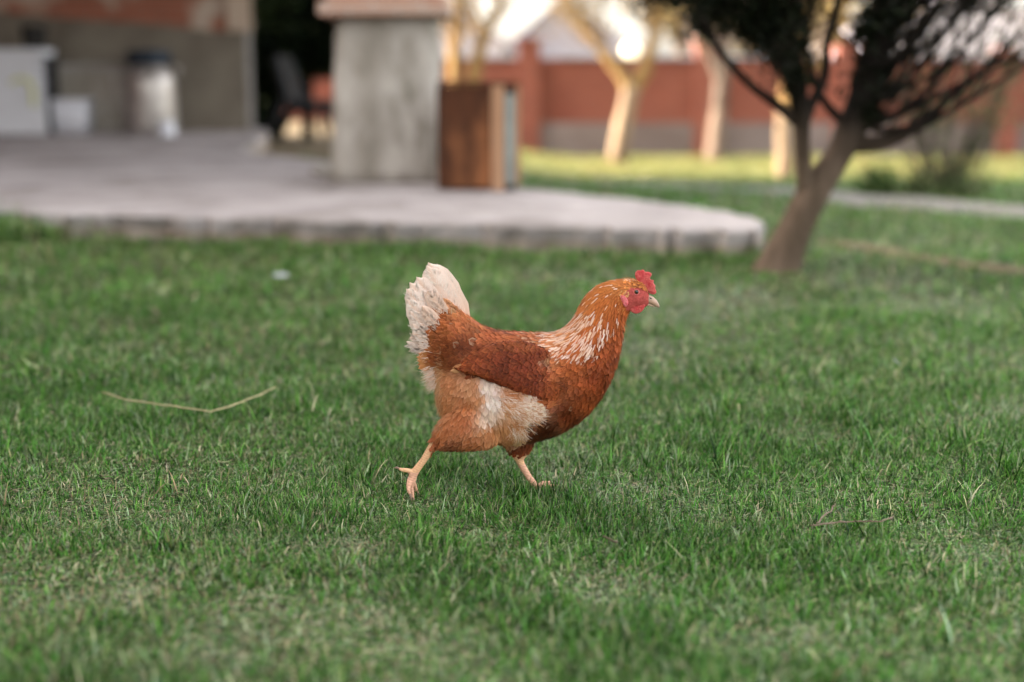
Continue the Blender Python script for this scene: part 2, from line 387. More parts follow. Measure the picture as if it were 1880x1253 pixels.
# small white tub
p = at(124, 241, HY-.55); p.z = patio_z(0, p.y); x0 = at(93, 235, p.y).x; x1 = at(158, 235, p.y).x; h = S1(62, p.y)
t = empty('white_tub', (p.x, p.y+.15, p.z), 'small white tub between the large white box and the milk can', 'tub')
mb = MB(); cx_ = (x0+x1)/2; cy_ = p.y+.15; hw = (x1-x0)/2
def rrect(cx, cy, hw, hd, z, r=.03, n=4):
    out = []
    for qx, qy, a0 in ((1, 1, 0), (-1, 1, 90), (-1, -1, 180), (1, -1, 270)):
        for k in range(n+1):
            a = R(a0+90*k/n); out.append(Vector((cx+qx*(hw-r)+r*math.cos(a), cy+qy*(hd-r)+r*math.sin(a), z)))
    return out
mb.rings([rrect(cx_, cy_, hw*.9, .12, p.z), rrect(cx_, cy_, hw, .14, p.z+h*.93)]); mb.build('body', M['jar'], t, True)
mb = MB(); mb.rings([rrect(cx_, cy_, hw+.01, .15, p.z+h*.93), rrect(cx_, cy_, hw+.01, .15, p.z+h)]); mb.build('rim', M['jar'], t)
# concrete block ledge behind
p = onp(200, 238); yk = HY-.24; x0 = at(96, 180, yk).x; x1 = at(232, 180, yk).x
t = empty('concrete_block', ((x0+x1)/2, yk+.1, patio_z(0, yk)), 'grey concrete block against the house wall, behind the white tub', 'concrete block')
zb = patio_z(0, yk)
MB().box(x0, x1, yk, HY-.032, zb, at(0, 128, yk).z).build('block', M['pillar'], t, bevel=.015)
MB().box(x0-.02, x1+.02, yk-.02, HY-.032, at(0, 128, yk).z+.001, at(0, 118, yk).z).build('slab', M['cementpale'], t, bevel=.008)
# milk can
p = at(276, 243, HY-.45); p.z = patio_z(0, p.y); k = S1(1, p.y); cx_, cy_, z0 = p.x, p.y+.05, p.z
t = empty('milk_can', (cx_, cy_, z0), 'round aluminium milk can with a dark lid, by the house wall', 'milk can')
mb = MB(); mb.lathe((cx_, cy_, z0), [(43*k, 0), (47*k, 2*k), (48*k, 8*k), (47*k, 60*k), (47*k, 88*k), (45*k, 100*k), (38*k, 113*k), (32*k, 118*k), (31*k, 122*k)], 32); mb.build('body', M['canmetal'], t, True)
mb = MB(); mb.lathe((cx_, cy_, z0), [(49*k, 10*k), (49.6*k, 12*k), (49.6*k, 15*k), (49*k, 17*k)], 32); mb.build('band', M['canmetal'], t, True)
mb = MB(); mb.lathe((cx_, cy_, z0), [(33*k, 122*k), (38*k, 124*k), (40*k, 130*k), (40*k, 142*k), (36*k, 147*k), (20*k, 149*k)], 32); mb.build('lid', M['darklid'], t, True)
for s in (-1, 1):
    MB().tube([Vector((cx_+s*43*k, cy_, z0+100*k)), Vector((cx_+s*55*k, cy_, z0+106*k)), Vector((cx_+s*55*k, cy_, z0+118*k)), Vector((cx_+s*36*k, cy_, z0+122*k))], 2.2*k, 8).build('handle', M['canmetal'], t, True)
# little jar
p = at(306, 250, HY-.95); p.z = patio_z(0, p.y); k = S1(1, p.y)
t = empty('white_jar', tuple(p), 'little white jar standing in front of the milk can', 'jar')
mb = MB(); mb.lathe(p, [(14*k, 0), (16*k, 2*k), (16*k, 17*k), (13*k, 20*k)], 20); mb.build('body', M['jar'], t, True)
mb = MB(); mb.lathe(p, [(14.5*k, 20*k), (14.5*k, 26*k), (13*k, 27*k)], 20); mb.build('lid', M['jar'], t, True)

# pillar ------------------------------------------------------------------------
pb = onp(708, 338); k = S1(1, pb.y); print('pillar', pb, k)
hh = pb.z; zt = at(708, 30, pb.y).z
t = empty('concrete_pillar', (pb.x, pb.y+.28, pb.z), 'thick rough concrete pillar with a brick cap on the patio', 'pillar')
rs = []
for i in range(13):
    f = i/12; z = pb.z+(zt-pb.z)*f; hw = (101-f*10)*k; nn = [rrect(pb.x+(-3+6*f)*k, pb.y+.28, hw, .27-.02*f, z, .05, 4)][0]
    rs.append([v+Vector((mnoise.noise(v*6)*.012, mnoise.noise(v*6+Vector((9, 0, 0)))*.012, 0)) for v in nn])
mb = MB(); mb.rings(rs); mb.build('shaft', M['pillar'], t, True)
zc = at(708, 22, pb.y-.05).z
mb = MB(); mb.box(pb.x-115*k, pb.x+118*k, pb.y-.05, pb.y+.60, zt+.002, zt+.075).build('cap_slab', M['capbrick'], t, bevel=.008)
mb = MB(); mb.box(pb.x-100*k, pb.x+104*k, pb.y+.0, pb.y+.55, zt+.078, 2.998).build('brick_column', M['capbrick'], t, bevel=.005)
# rubble piece
p = onp(592, 322)
mb = MB(); bm = bmesh.new(); bmesh.ops.create_icosphere(bm, subdivisions=3, radius=.07)
for v in bm.verts: v.co = Vector((v.co.x*1.1, v.co.y, v.co.z*.5))*(1+.25*mnoise.noise(v.co*14))
me = bpy.data.meshes.new('rubble_stone'); bm.to_mesh(me); bm.free(); o = link('rubble_stone', me, M['pillar']); o.location = (p.x, p.y+.05, p.z+.02)
tag(o, 'lump of broken concrete at the left foot of the pillar', 'stone')

# rusty box beside the pillar -----------------------------------------------------
pb2 = onp(930, 351); Yr = pb2.y; k = S1(1, Yr); z0 = pb2.z
x0 = at(800, 0, Yr).x; x1 = at(955, 0, Yr).x; zt2 = at(900, 158, Yr).z
t = empty('rusty_box', ((x0+x1)/2, Yr+.15, z0), 'rusty brown metal box with pale corner strip beside the pillar', 'box')
xa, xb, xc, xd = x0, at(902, 0, Yr).x, at(926, 0, Yr).x, at(944, 0, Yr).x
MB().box(xa, xb-.002, Yr+.01, Yr+.33, z0+.012, zt2).build('body', M['rust'], t, bevel=.008)
MB().box(xb, xc, Yr, Yr+.33, z0, zt2+.004).build('corner_board', M['wood'], t, bevel=.004)
MB().box(xc+.001, xd, Yr+.012, Yr+.32, z0+.03, zt2-.04).build('side_strip', M['greystrip'], t, bevel=.003)
MB().box(xc+.001, xd+.004, Yr+.008, Yr+.32, zt2-.039, zt2-.005).build('hinge_block', M['blackiron'], t, bevel=.003)
MB().box(xd+.002, x1, Yr+.02, Yr+.33, z0+.03, zt2).build('back_board', M['wood'], t, bevel=.003)
MB().box(xa, x1+.004, Yr-.002, Yr+.34, zt2+.005, zt2+.022).build('lid', M['rust'], t, bevel=.004)
MB().box(xc+.001, xd+.002, Yr+.005, Yr+.32, z0, z0+.028).build('foot_block', M['blackiron'], t, bevel=.003)

# bench in the gap ------------------------------------------------------------------
Yq = HY+.35
bxx = at(535, 0, Yq).x; bz = float(patio_z(0, Yq))-.02
t = empty('garden_bench', (bxx, Yq, bz), 'black iron garden bench seen end on between house and pillar', 'bench')
k = S1(1, Yq)
def BP(px, py, dy=0): v = at(px, py, Yq); return Vector((v.x, Yq+dy, v.z))
for dy in (0, .8):
    mb = MB(); mb.tube([BP(506, 105, dy), BP(512, 128, dy), BP(520, 155, dy), BP(528, 185, dy), BP(545, 197, dy), BP(610, 196, dy)], [7*k, 9*k, 11*k, 11*k, 10*k, 9*k], 8)
    mb.tube([BP(520, 188, dy), BP(508, 215, dy), BP(492, 243, dy)], [10*k, 8*k, 8*k], 8)
    mb.tube([BP(596, 198, dy), BP(592, 225, dy), BP(598, 252, dy)], [7*k, 6*k, 6*k], 8)
    mb.build('side_frame', M['blackiron'], t, True)
for i in range(6):
    v = BP(507+4*i, 108+14*i); MB().box(v.x-.012, v.x+.012, Yq-.05, Yq+.95, v.z-.035, v.z+.035).build('back_slat', M['blackiron'], t)
for i in range(5):
    v = BP(534+16*i, 190); MB().box(v.x-.035, v.x+.035, Yq-.05, Yq+.95, v.z, v.z+.02).build('seat_slat', M['blackiron'], t)

# brick fence --------------------------------------------------------------------------
FY = 22.7; fz = float(gz(5, FY))
fence = empty('brick_fence', (3, FY, fz), 'long red brick boundary wall with grey plinth and brick piers', 'wall')
ztop = at(1000, 108, FY).z; zpl = at(1000, 226, FY).z
MB().box(-14, 16, FY+.03, FY+.23, zpl, ztop).build('brick_wall', M['fencebrick'], fence)
MB().box(-14, 16, FY, FY+.26, fz-.4, zpl).build('plinth', M['fenceplinth'], fence, bevel=.01)
for x0_, x1_ in ((-14, 0.45), (.75, 8.2), (8.55, 16)):
    MB().box(x0_, x1_, FY-.02, FY+.28, ztop+.001, ztop+.05).build('coping', M['coping'], fence)
for px in (300, 640, 972, 1300, 1560, 1862):
    xx = at(px, 0, FY).x; zz = at(px, 78 if px != 1862 else 96, FY).z
    MB().box(xx-.17, xx+.17, FY-.06, FY+.32, fz-.4, zz).build('pier', M['fencebrick'], fence, bevel=.01)
    MB().box(xx-.21, xx+.21, FY-.10, FY+.36, zz+.001, zz+.06).build('pier_cap', M['fencebrick'], fence, bevel=.01)

# neighbour houses -----------------------------------------------------------------------
def gable(name, label, pxl, pxr, py_eave, py_ridge, Yd, wallm, roofm, ridge_x=.5, depth=9):
    a = at(pxl, py_eave, Yd); b = at(pxr, py_eave, Yd); zr_ = at(pxl, py_ridge, Yd).z; rx = a.x+(b.x-a.x)*ridge_x
    t = empty(name, ((a.x+b.x)/2, Yd, -.8), label, 'house')
    mb = MB(); F0 = [Vector((a.x, Yd, -.8)), Vector((b.x, Yd, -.8)), Vector((b.x, Yd, b.z)), Vector((rx, Yd, zr_)), Vector((a.x, Yd, a.z))]
    mb.rings([F0, [v+Vector((0, depth, 0)) for v in F0]]); mb.build('wall', wallm, t)
    mb = MB(); o_ = .4
    for p, q in ((Vector((a.x-o_, 0, a.z-.2)), Vector((rx, 0, zr_+.06))), (Vector((b.x+o_, 0, b.z-.2)), Vector((rx, 0, zr_+.06)))):
        r = [Vector((v.x, Yd-o_, v.z)) for v in (p, q)]; up = Vector((0, 0, .12))
        mb.rings([[r[0], r[1], r[1]+up, r[0]+up], [v+Vector((0, depth+2*o_, 0)) for v in (r[0], r[1], r[1]+up, r[0]+up)]])
    mb.build('roof', roofm, t)
    for fx in (.3, .7):
        wx = a.x+(b.x-a.x)*fx; w_ = (b.x-a.x)*.07
        MB().box(wx-w_, wx+w_, Yd-.03, Yd+.02, a.z-1.9, a.z-.6).build('window', M['greystrip'], t)
    return t
gable('neighbour_house', 'pale lilac gabled house behind the fence, right of the concrete pillar', 935, 1165, 92, 0, 62, M['housewall'], M['lilacroof'], .4)
gable('neighbour_house', 'low white gabled house behind the fence, just beside the pillar top', 740, 925, 78, 18, 58, M['housewall'], M['lilacroof'], .5)
M['brightwall'] = mat('bright_house_wall', (.60, .56, .60), .9, color2=(.52, .49, .53), scale=.6)
gable('neighbour_house', 'wide pale house behind the fence at the right, seen through the tree', 1590, 2050, 90, -20, 60, M['brightwall'], M['lilacroof'], .35)
o = gable('neighbour_house', 'house with a blue roof at the far right edge', 1845, 2200, 165, 128, 45, M['housewall'], M['blueroof'], .5)

# ================================================================== TREES
def leaves(P, size, cols, name, m, parent, aspect=.5, dirs=None, jitter=1.0):
    """small leaf faces (quads folded along the middle) at points P"""
    P = np.asarray(P); n = len(P)
    d = rng.normal(size=(n, 3)) if dirs is None else np.asarray(dirs)+rng.normal(size=(n, 3))*.45*jitter
    d /= np.linalg.norm(d, axis=1, keepdims=True); s = np.cross(d, rng.normal(size=(n, 3))); s /= np.linalg.norm(s, axis=1, keepdims=True)
    L = (size*rng.uniform(.6, 1.3, n))[:, None]; W = L*aspect
    nrm = np.cross(d, s)
    V = np.stack([P, P+d*L*.5+s*W*.5+nrm*L*.08, P+d*L, P+d*L*.5-s*W*.5+nrm*L*.08], 1).reshape(-1, 3)
    Q = np.arange(n*4).reshape(n, 4)
    C = np.repeat(np.asarray(cols)[rng.integers(0, len(cols), n)]*rng.uniform(.7, 1.3, (n, 1)), 4, 0)
    return np_mesh(name, V, Q, [], C, m, parent, False)
def grow(mb, p, d, L, r, depth, tips, bend=.25, up=.1, nseg=5, spread=.7, kids=3, minr=.002):
    pts = [Vector(p)]; rr = [r]; d = Vector(d).normalized()
    for i in range(nseg):
        d = (d+Vector((random.gauss(0, bend), random.gauss(0, bend), random.gauss(0, bend)+up))*.5).normalized()
        pts.append(pts[-1]+d*L/nseg); rr.append(max(minr, r*(1-.75*(i+1)/nseg)))
    mb.tube(pts, rr, 7 if r > .02 else 5)
    tips += [(q, d.copy()) for q in pts[2:]]
    if depth > 0:
        for k in range(kids):
            i = random.randint(1, nseg-1); a = Vector((random.gauss(0, 1), random.gauss(0, 1), random.gauss(0, 1))).normalized()
            grow(mb, pts[i], (d+a*spread).normalized(), L*random.uniform(.5, .75), rr[i]*.65, depth-1, tips, bend, up, max(3, nseg-1), spread, kids, minr)

# main tree (near) ----------------------------------------------------------------
TB = hit(1432, 497); TY = TB.y; k = S1(1, TY); print('tree', TB)
tree = empty('juniper_tree', tuple(TB), 'dark evergreen tree with leaning forked trunk at the patio end', 'tree')
def TP(px, py, dy=0): v = at(px, py, TY+dy); return v
mb = MB(); tips = []
base = TP(1432, 500); root = Vector((base.x, TY, TB.z-.06))
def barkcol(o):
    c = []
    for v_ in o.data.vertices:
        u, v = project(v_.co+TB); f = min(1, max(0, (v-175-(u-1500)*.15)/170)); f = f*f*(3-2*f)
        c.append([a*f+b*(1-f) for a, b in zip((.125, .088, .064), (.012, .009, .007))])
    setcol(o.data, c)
def limb(pts, r, n=14):
    # smooth (Catmull-Rom) centre line
    P = [TP(*p) for p in pts]; out = []; rr = []
    for i in range(len(P)-1):
        a, b, c, d = P[max(0, i-1)], P[i], P[i+1], P[min(len(P)-1, i+2)]
        for s in range(5):
            t_ = s/5; q = .5*((2*b)+(c-a)*t_+(2*a-5*b+4*c-d)*t_*t_+(3*b-a-3*c+d)*t_**3)
            out.append(q+Vector((mnoise.noise(q*3), mnoise.noise(q*3+Vector((5, 5, 5))), 0))*.012); rr.append((r[i]+(r[i+1]-r[i])*t_)*k)
    out.append(P[-1]); rr.append(r[-1]*k)
    mb.tube(out, rr, n)
    return out, rr
limb([(1425, 520), (1437, 480), (1462, 420), (1494, 350), (1528, 300), (1550, 260), (1560, 232, .02)], [60, 40, 31, 30, 25, 25, 26])
limb([(1476, 395), (1476, 335, -.02), (1472, 268, -.06)], [17, 15, 14])
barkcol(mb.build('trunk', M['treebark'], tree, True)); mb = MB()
Rt, _ = limb([(1548, 256, .015), (1562, 236, .02), (1585, 180, .05), (1610, 100, .08), (1625, 20, .1), (1640, -120, .12), (1650, -330, .1)], [25, 27, 28, 27, 26, 22, 14])
Lt, _ = limb([(1474, 300, -.045), (1473, 280, -.05), (1471, 262, -.06), (1468, 200, -.08), (1452, 120, -.12), (1420, 50, -.15), (1385, -20, -.2), (1330, -150, -.2)], [14, 14, 14, 16, 19, 20, 18, 10])
limb([(1470, 235, -.06), (1490, 190, -.05), (1515, 140, -.02), (1520, 80, 0), (1540, 0, .03), (1550, -90, .05)], [13, 10, 9, 8, 8, 5], 8)
limb([(1470, 230, -.06), (1420, 190, -.1), (1365, 145, -.15), (1310, 70, -.2), (1280, 10, -.2)], [12, 9, 7, 6, 4], 8)
limb([(1550, 225, .03), (1515, 190, .0), (1490, 130, -.05), (1478, 60, -.1), (1500, -40, -.1)], [10, 8, 7, 6, 5], 8)
twigs = MB(); keep = mb
ntr = 0
for i in range(20):                                   # fan of long boughs to the right
    f = random.random(); s = Rt[int(2+f*(len(Rt)*.7))] if len(Rt) > 4 else Rt[0]
    ang = random.uniform(.25, 1.15); Ln = random.uniform(.45, 1.0)
    d = Vector((math.cos(ang), random.uniform(-.45, .45), math.sin(ang)*.9))
    grow(mb, s, d, Ln, random.uniform(.006, .016), 1, tips, .16, .12, 7, .35, 4, .0018)
for px0, py0, px1, py1, r in ((1560, 262, 1880, 60, 10), (1575, 225, 1860, -20, 9), (1590, 190, 1790, -40, 8), (1555, 275, 1790, 175, 8), (1600, 240, 1900, 110, 7), (1600, 120, 1760, -60, 9)):
    dy = random.uniform(-.25, .25)
    o_, _ = limb([(px0, py0, 0), (px0+(px1-px0)*.3, py0+(py1-py0)*.12+6, dy*.3), (px0+(px1-px0)*.65, py0+(py1-py0)*.5, dy*.7), (px1, py1, dy)], [r, r*.8, r*.6, r*.4], 7)
    for q in o_[4::2]:
        grow(mb, q, Vector((.5, random.uniform(-.4, .4), .8)), random.uniform(.2, .45), .005, 1, tips, .2, .15, 5, .5, 2, .0018)
ntip_fan = len(tips)
for i in range(26):                                   # left crown boughs
    s = Lt[random.randint(16, len(Lt)-1)]
    d = Vector((random.uniform(-1, .1), random.uniform(-.8, .8), random.uniform(.1, .9)))
    grow(mb, s, d, random.uniform(.3, .6), .008, 1, tips, .3, .05, 5, .8, 3, .002)
for i in range(9):
    s = Rt[random.randint(int(len(Rt)*.45), len(Rt)-1)]
    d = Vector((random.uniform(-.5, 1), random.uniform(-.8, .8), random.uniform(.1, .9)))
    grow(mb, s, d, random.uniform(.3, .6), .008, 1, tips, .3, .05, 5, .8, 3, .002)
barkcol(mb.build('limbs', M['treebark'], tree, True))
P = []; D = []
for j, (q, d) in enumerate(tips):
    u, v = project(q); dens = 1 if j < ntip_fan else 13
    if u < 1330 and v > 90: dens = 2
    if v < 20: dens = int(dens*2)
    if 1470 < u < 1560 and -50 < v < 190: dens = 1
    for _ in range(dens):
        a = Vector((random.gauss(0, .025), random.gauss(0, .03), random.gauss(0, .025))); P.append(q+a); D.append(d)
def clump(px, py, rad, n, dy=0, sq=1):
    c = TP(px, py, dy)
    for _ in range(n):
        v = Vector((random.gauss(0, 1), random.gauss(0, 1), random.gauss(0, sq))); v = v.normalized()*rad*k*random.random()**.4
        P.append(c+v); D.append(v+Vector((0, 0, .02)))
for L_, y0_ in ((Lt, 150), (Rt, 200)):
    for q in L_:
        u, v = project(q)
        if v < y0_:
            for _ in range(130 if L_ is Lt else 70): P.append(q+Vector((random.gauss(0, .045), random.gauss(0, .055), random.gauss(0, .06)))); D.append((random.gauss(0, .5), random.gauss(0, .5), 1))
for c in ((1330, 5, 60, 900, -.1), (1395, 10, 60, 1300, -.2), (1300, -40, 80, 900, 0), (1440, 60, 45, 1000, -.1), (1395, 60, 32, 500, -.1), (1440, -40, 80, 1500, 0),
          (1640, 20, 50, 500, .05), (1600, 130, 34, 500, .1), (1560, -60, 60, 900, .1), (1590, 60, 34, 400, .1), (1460, 150, 24, 300, -.1), (1590, 210, 26, 350, .02), (1290, 50, 30, 160, -.1), (1800, -60, 80, 120, 0), (1350, -150, 200, 4000, 0), (1620, -200, 200, 4000, 0)):
    clump(c[0], c[1], c[2], c[3], c[4])
leaves(P, .035, [(.004, .007, .003), (.007, .011, .004), (.010, .014, .005), (.014, .011, .006)], 'crown', M['needles'], tree, .28, D)

# evergreen behind the gap
ex = at(550, 0, HY+1.9).x
t = empty('conifer_tree', (ex, HY+2.3, 0), 'dense very dark conifer in the gap between house and pillar', 'tree')
MB().tube([(ex, HY+2.3, -.1), (ex, HY+2.3, 1.2), (ex+.05, HY+2.3, 4.5)], [.07, .06, .03], 10).build('trunk', M['darkbark'], t, True)
P = []; D = []
for _ in range(60000):
    z = random.uniform(.70, 5.2) if _ > 9000 else random.uniform(.05, 1.2); rr = (.95-.13*(z-.6))*(1+.25*mnoise.noise(Vector((z*2, random.random()*2, 3)))); a = random.uniform(0, 6.283); rad = rr*random.random()**.45
    P.append((ex+(rad*math.cos(a)*.85 if _ > 9000 else -.62+.22*random.random()), HY+2.3+rad*math.sin(a)*.6, z)); D.append((math.cos(a), math.sin(a), .3))
leaves(P, .15, [(.004, .008, .004), (.007, .013, .005), (.010, .017, .006)], 'crown', M['needles'], t, .35, D)

# fruit trees with whitewashed trunks --------------------------------------------------
def fruit_tree(label, stem, radii, arms, Yt, wash_to, crown_cols, nleaf, mwash='whitewash', mup='tanbark', leafsize=.05, up=.25, depth=2):
    """stem: pixel path of the lower trunk; arms: pixel paths of the fork"""
    b0 = at(stem[0][0], stem[0][1], Yt); g = float(gz(b0.x, Yt))
    t = empty('fruit_tree', (b0.x, Yt, g), label, 'tree', 'fruit trees with whitewashed trunks by the fence')
    k = S1(1, Yt)
    def path(pp, r, m_, nm):
        P = [at(a, b_, Yt+(c[0] if c else 0)) for a, b_, *c in pp]
        out = []; rr = []
        for i in range(len(P)-1):
            for s in range(4): out.append(P[i].lerp(P[i+1], s/4)+Vector((random.uniform(-.01, .01), 0, 0))); rr.append((r[i]+(r[i+1]-r[i])*s/4)*k)
        out.append(P[-1]); rr.append(r[-1]*k)
        m_.tube(out, rr, 12); return out, rr
    lo = MB(); path(stem, radii, lo, 't'); lo.build('trunk', M[mwash], t, True)
    hi = MB(); tips = []
    for pp, r in arms:
        out, rr = path(pp, r, hi, 'a')
        for q in out[len(out)//2:]:
            for _ in range(2):
                grow(hi, q, Vector((random.uniform(-1, 1), random.uniform(-1, 1), random.uniform(.2, 1))), random.uniform(.6, 1.3), .018, depth, tips, .3, up, 5, .7, 3, .004)
    hi.build('limbs', M[mup], t, True)
    if nleaf:
        P = [tips[random.randrange(len(tips))][0]+Vector((random.gauss(0, .07), random.gauss(0, .07), random.gauss(0, .07))) for _ in range(nleaf)]
        leaves(P, leafsize, crown_cols, 'crown', M['leaf'], t, .6)
    return t
OL = [(.13, .10, .05), (.17, .13, .07), (.09, .075, .035), (.20, .14, .08)]
fruit_tree('whitewashed fruit tree forking in a Y in front of the brick fence', [(1133, 296), (1142, 240), (1152, 195), (1160, 158)], [18, 17, 16, 17],
           [([(1158, 165), (1140, 135), (1112, 100), (1080, 60), (1050, 10)], [14, 12, 10, 7, 4]), ([(1162, 165), (1185, 130), (1196, 85), (1205, 30), (1215, -60)], [14, 13, 11, 8, 5])],
           20.6, 0, OL, 5200)
fruit_tree('fruit tree with twin yellowish stems just behind the rusty box', [(853, 300), (853, 230), (850, 190)], [16, 16, 18],
           [([(846, 195), (838, 150), (834, 95), (840, 30), (850, -40)], [14, 13, 13, 10, 6]), ([(856, 195), (868, 150), (880, 95), (905, 40), (930, -20)], [14, 13, 12, 8, 5])],
           19.0, 0, OL, 1200, mwash='whitewash', mup='tanbark')
fruit_tree('fruit tree with dull grey trunk and pinkish whitewashed foot by the fence', [(1312, 296), (1316, 240), (1320, 200)], [18, 16, 14],
           [([(1320, 202), (1326, 130), (1330, 60), (1345, -40)], [14, 12, 9, 6]), ([(1322, 150), (1300, 90), (1260, 30), (1220, -40)], [9, 8, 6, 4])],
           21.4, 0, OL, 3500, mwash='dullwash', mup='bark')
fruit_tree('sunlit fruit tree whose white foot shows behind the fork of the dark evergreen', [(1441, 338), (1442, 270), (1440, 205)], [17, 16, 15],
           [([(1440, 208), (1452, 150), (1472, 80), (1490, 20), (1500, -60)], [15, 15, 16, 14, 8]), ([(1445, 180), (1500, 120), (1540, 60), (1560, -20)], [8, 8, 7, 5])],
           16.5, 0, [(.5, .38, .15), (.4, .32, .12)], 2600)

# budding trees beyond the fence
def far_tree(label, px, py_base, Yt, hgt, rad, cols, n, name='bare_tree'):
    b0 = at(px, py_base, Yt); t = empty(name, (b0.x, Yt, -.6), label, 'tree', 'trees beyond the brick fence')
    m_ = MB(); tips = []
    m_.tube([(b0.x, Yt, -.7), (b0.x+.1, Yt, hgt*.3), (b0.x, Yt, hgt*.55)], [.2, .15, .1], 10)
    for i in range(9):
        a = random.uniform(0, 6.28); grow(m_, (b0.x, Yt, hgt*random.uniform(.28, .55)), Vector((math.cos(a), math.sin(a), random.uniform(.2, 1.2))), rad*random.uniform(.8, 1.2), .06, 2, tips, .25, .1, 5, .7, 3, .008)
    m_.build('trunk', M['bark'], t, True)
    P = [tips[random.randrange(len(tips))][0]+Vector((random.gauss(0, .15), random.gauss(0, .15), random.gauss(0, .15))) for _ in range(n)]
    leaves(P, .13, cols, 'crown', M['leaf'], t, .6)
far_tree('brown budding tree beyond the fence, right of the pale lilac house', 1245, 100, 27, 3.6, 1.5, OL, 2600)
far_tree('olive budding tree beyond the fence, behind the dark evergreen', 1385, 100, 28, 3.0, 1.2, OL, 700)
far_tree('golden budding tree beyond the fence, between the evergreen stems', 1500, 100, 30, 4.2, 1.6, [(.5, .38, .15), (.42, .3, .14)], 2600)

lp = at(1158, 92, 19.9); g = float(gz(lp.x, 19.9))  # glowing ball and post added to make the bright spot in the fork
t = empty('glow_ball', (lp.x, 19.9, g), 'round glowing white ball seen in the fork of the whitewashed tree', 'lamp')
M['glow'] = mat('glow_surface', (.8, .75, .6), .4); b_ = M['glow'].node_tree.nodes['Principled BSDF']; b_.inputs['Emission Color'].default_value = (1, .86, .58, 1); b_.inputs['Emission Strength'].default_value = .22
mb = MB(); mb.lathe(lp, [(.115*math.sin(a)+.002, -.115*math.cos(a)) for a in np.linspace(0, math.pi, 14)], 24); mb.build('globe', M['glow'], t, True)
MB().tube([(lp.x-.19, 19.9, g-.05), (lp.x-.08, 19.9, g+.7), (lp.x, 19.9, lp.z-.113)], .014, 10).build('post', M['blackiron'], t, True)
# shrub and little plant --------------------------------------------------------------
SB = hit(1725, 366)
t = empty('garden_shrub', tuple(SB), 'loose twiggy green shrub on the sunlit lawn', 'shrub')
m_ = MB(); tips = []
for i in range(26):
    a = random.uniform(0, 6.28); grow(m_, SB+Vector((random.gauss(0, .05), random.gauss(0, .05), 0)), Vector((math.cos(a)*.6, math.sin(a)*.6, 1)), random.uniform(.6, 1.15), .01, 1, tips, .15, .1, 6, .4, 2, .003)
m_.build('stems', M['bark'], t, True)
P = [tips[random.randrange(len(tips))][0]+Vector((random.gauss(0, .06), random.gauss(0, .06), random.gauss(0, .05))) for _ in range(1100)]
P += [SB+Vector((random.gauss(0, .13), random.gauss(0, .13), abs(random.gauss(0, .09)))) for _ in range(1600)]
leaves(P, .04, [(.08, .11, .045), (.11, .13, .05), (.06, .085, .03)], 'leaves', M['leaf'], t, .5)
SB2 = hit(1608, 360)
t = empty('seedling_plant', tuple(SB2), 'small low green plant left of the shrub', 'plant')
m_ = MB()
for i in range(8):
    a = i*.8; m_.tube([SB2, SB2+Vector((math.cos(a)*.05, math.sin(a)*.05, .1)), SB2+Vector((math.cos(a)*.1, math.sin(a)*.1, .16))], [.006, .004, .002], 5)
m_.build('stems', M['bark'], t, True)
leaves([SB2+Vector((random.gauss(0, .06), random.gauss(0, .06), abs(random.gauss(.06, .05)))) for _ in range(700)], .05, [(.06, .11, .03), (.09, .14, .04)], 'leaves', M['leaf'], t, .5)

# ================================================================== GRASS
BARE = []
for a_, b_, r_ in ((560, 1150, .10), (420, 1180, .09), (640, 1010, .05), (770, 1190, .08), (1340, 548, .22), (1260, 575, .15), (1790, 1010, .07), (430, 660, .08), (880, 985, .03), (1560, 520, .2), (1080, 1090, .06), (200, 1090, .06), (1480, 800, .07), (620, 560, .12), (1700, 560, .2), (240, 640, .08), (90, 425, .12), (1180, 640, .10), (1420, 1180, .06)):
    q_ = hit(a_, b_); BARE.append((q_.x, q_.y, r_))
def bare(x, y):
    f = np.zeros_like(x)
    for a_, b_, r_ in BARE: f = np.maximum(f, np.exp(-(((x-a_)/(r_*1.5))**2+((y-b_)/(r_*1.3))**2)**1.3))
    c4 = np.sin(x*3.7+1.3*np.sin(y*2.9+.5))*np.sin(y*4.9+1.7*np.sin(x*2.3)+2)
    return np.maximum(.62*f, .30*sm((c4-.6)/.4))
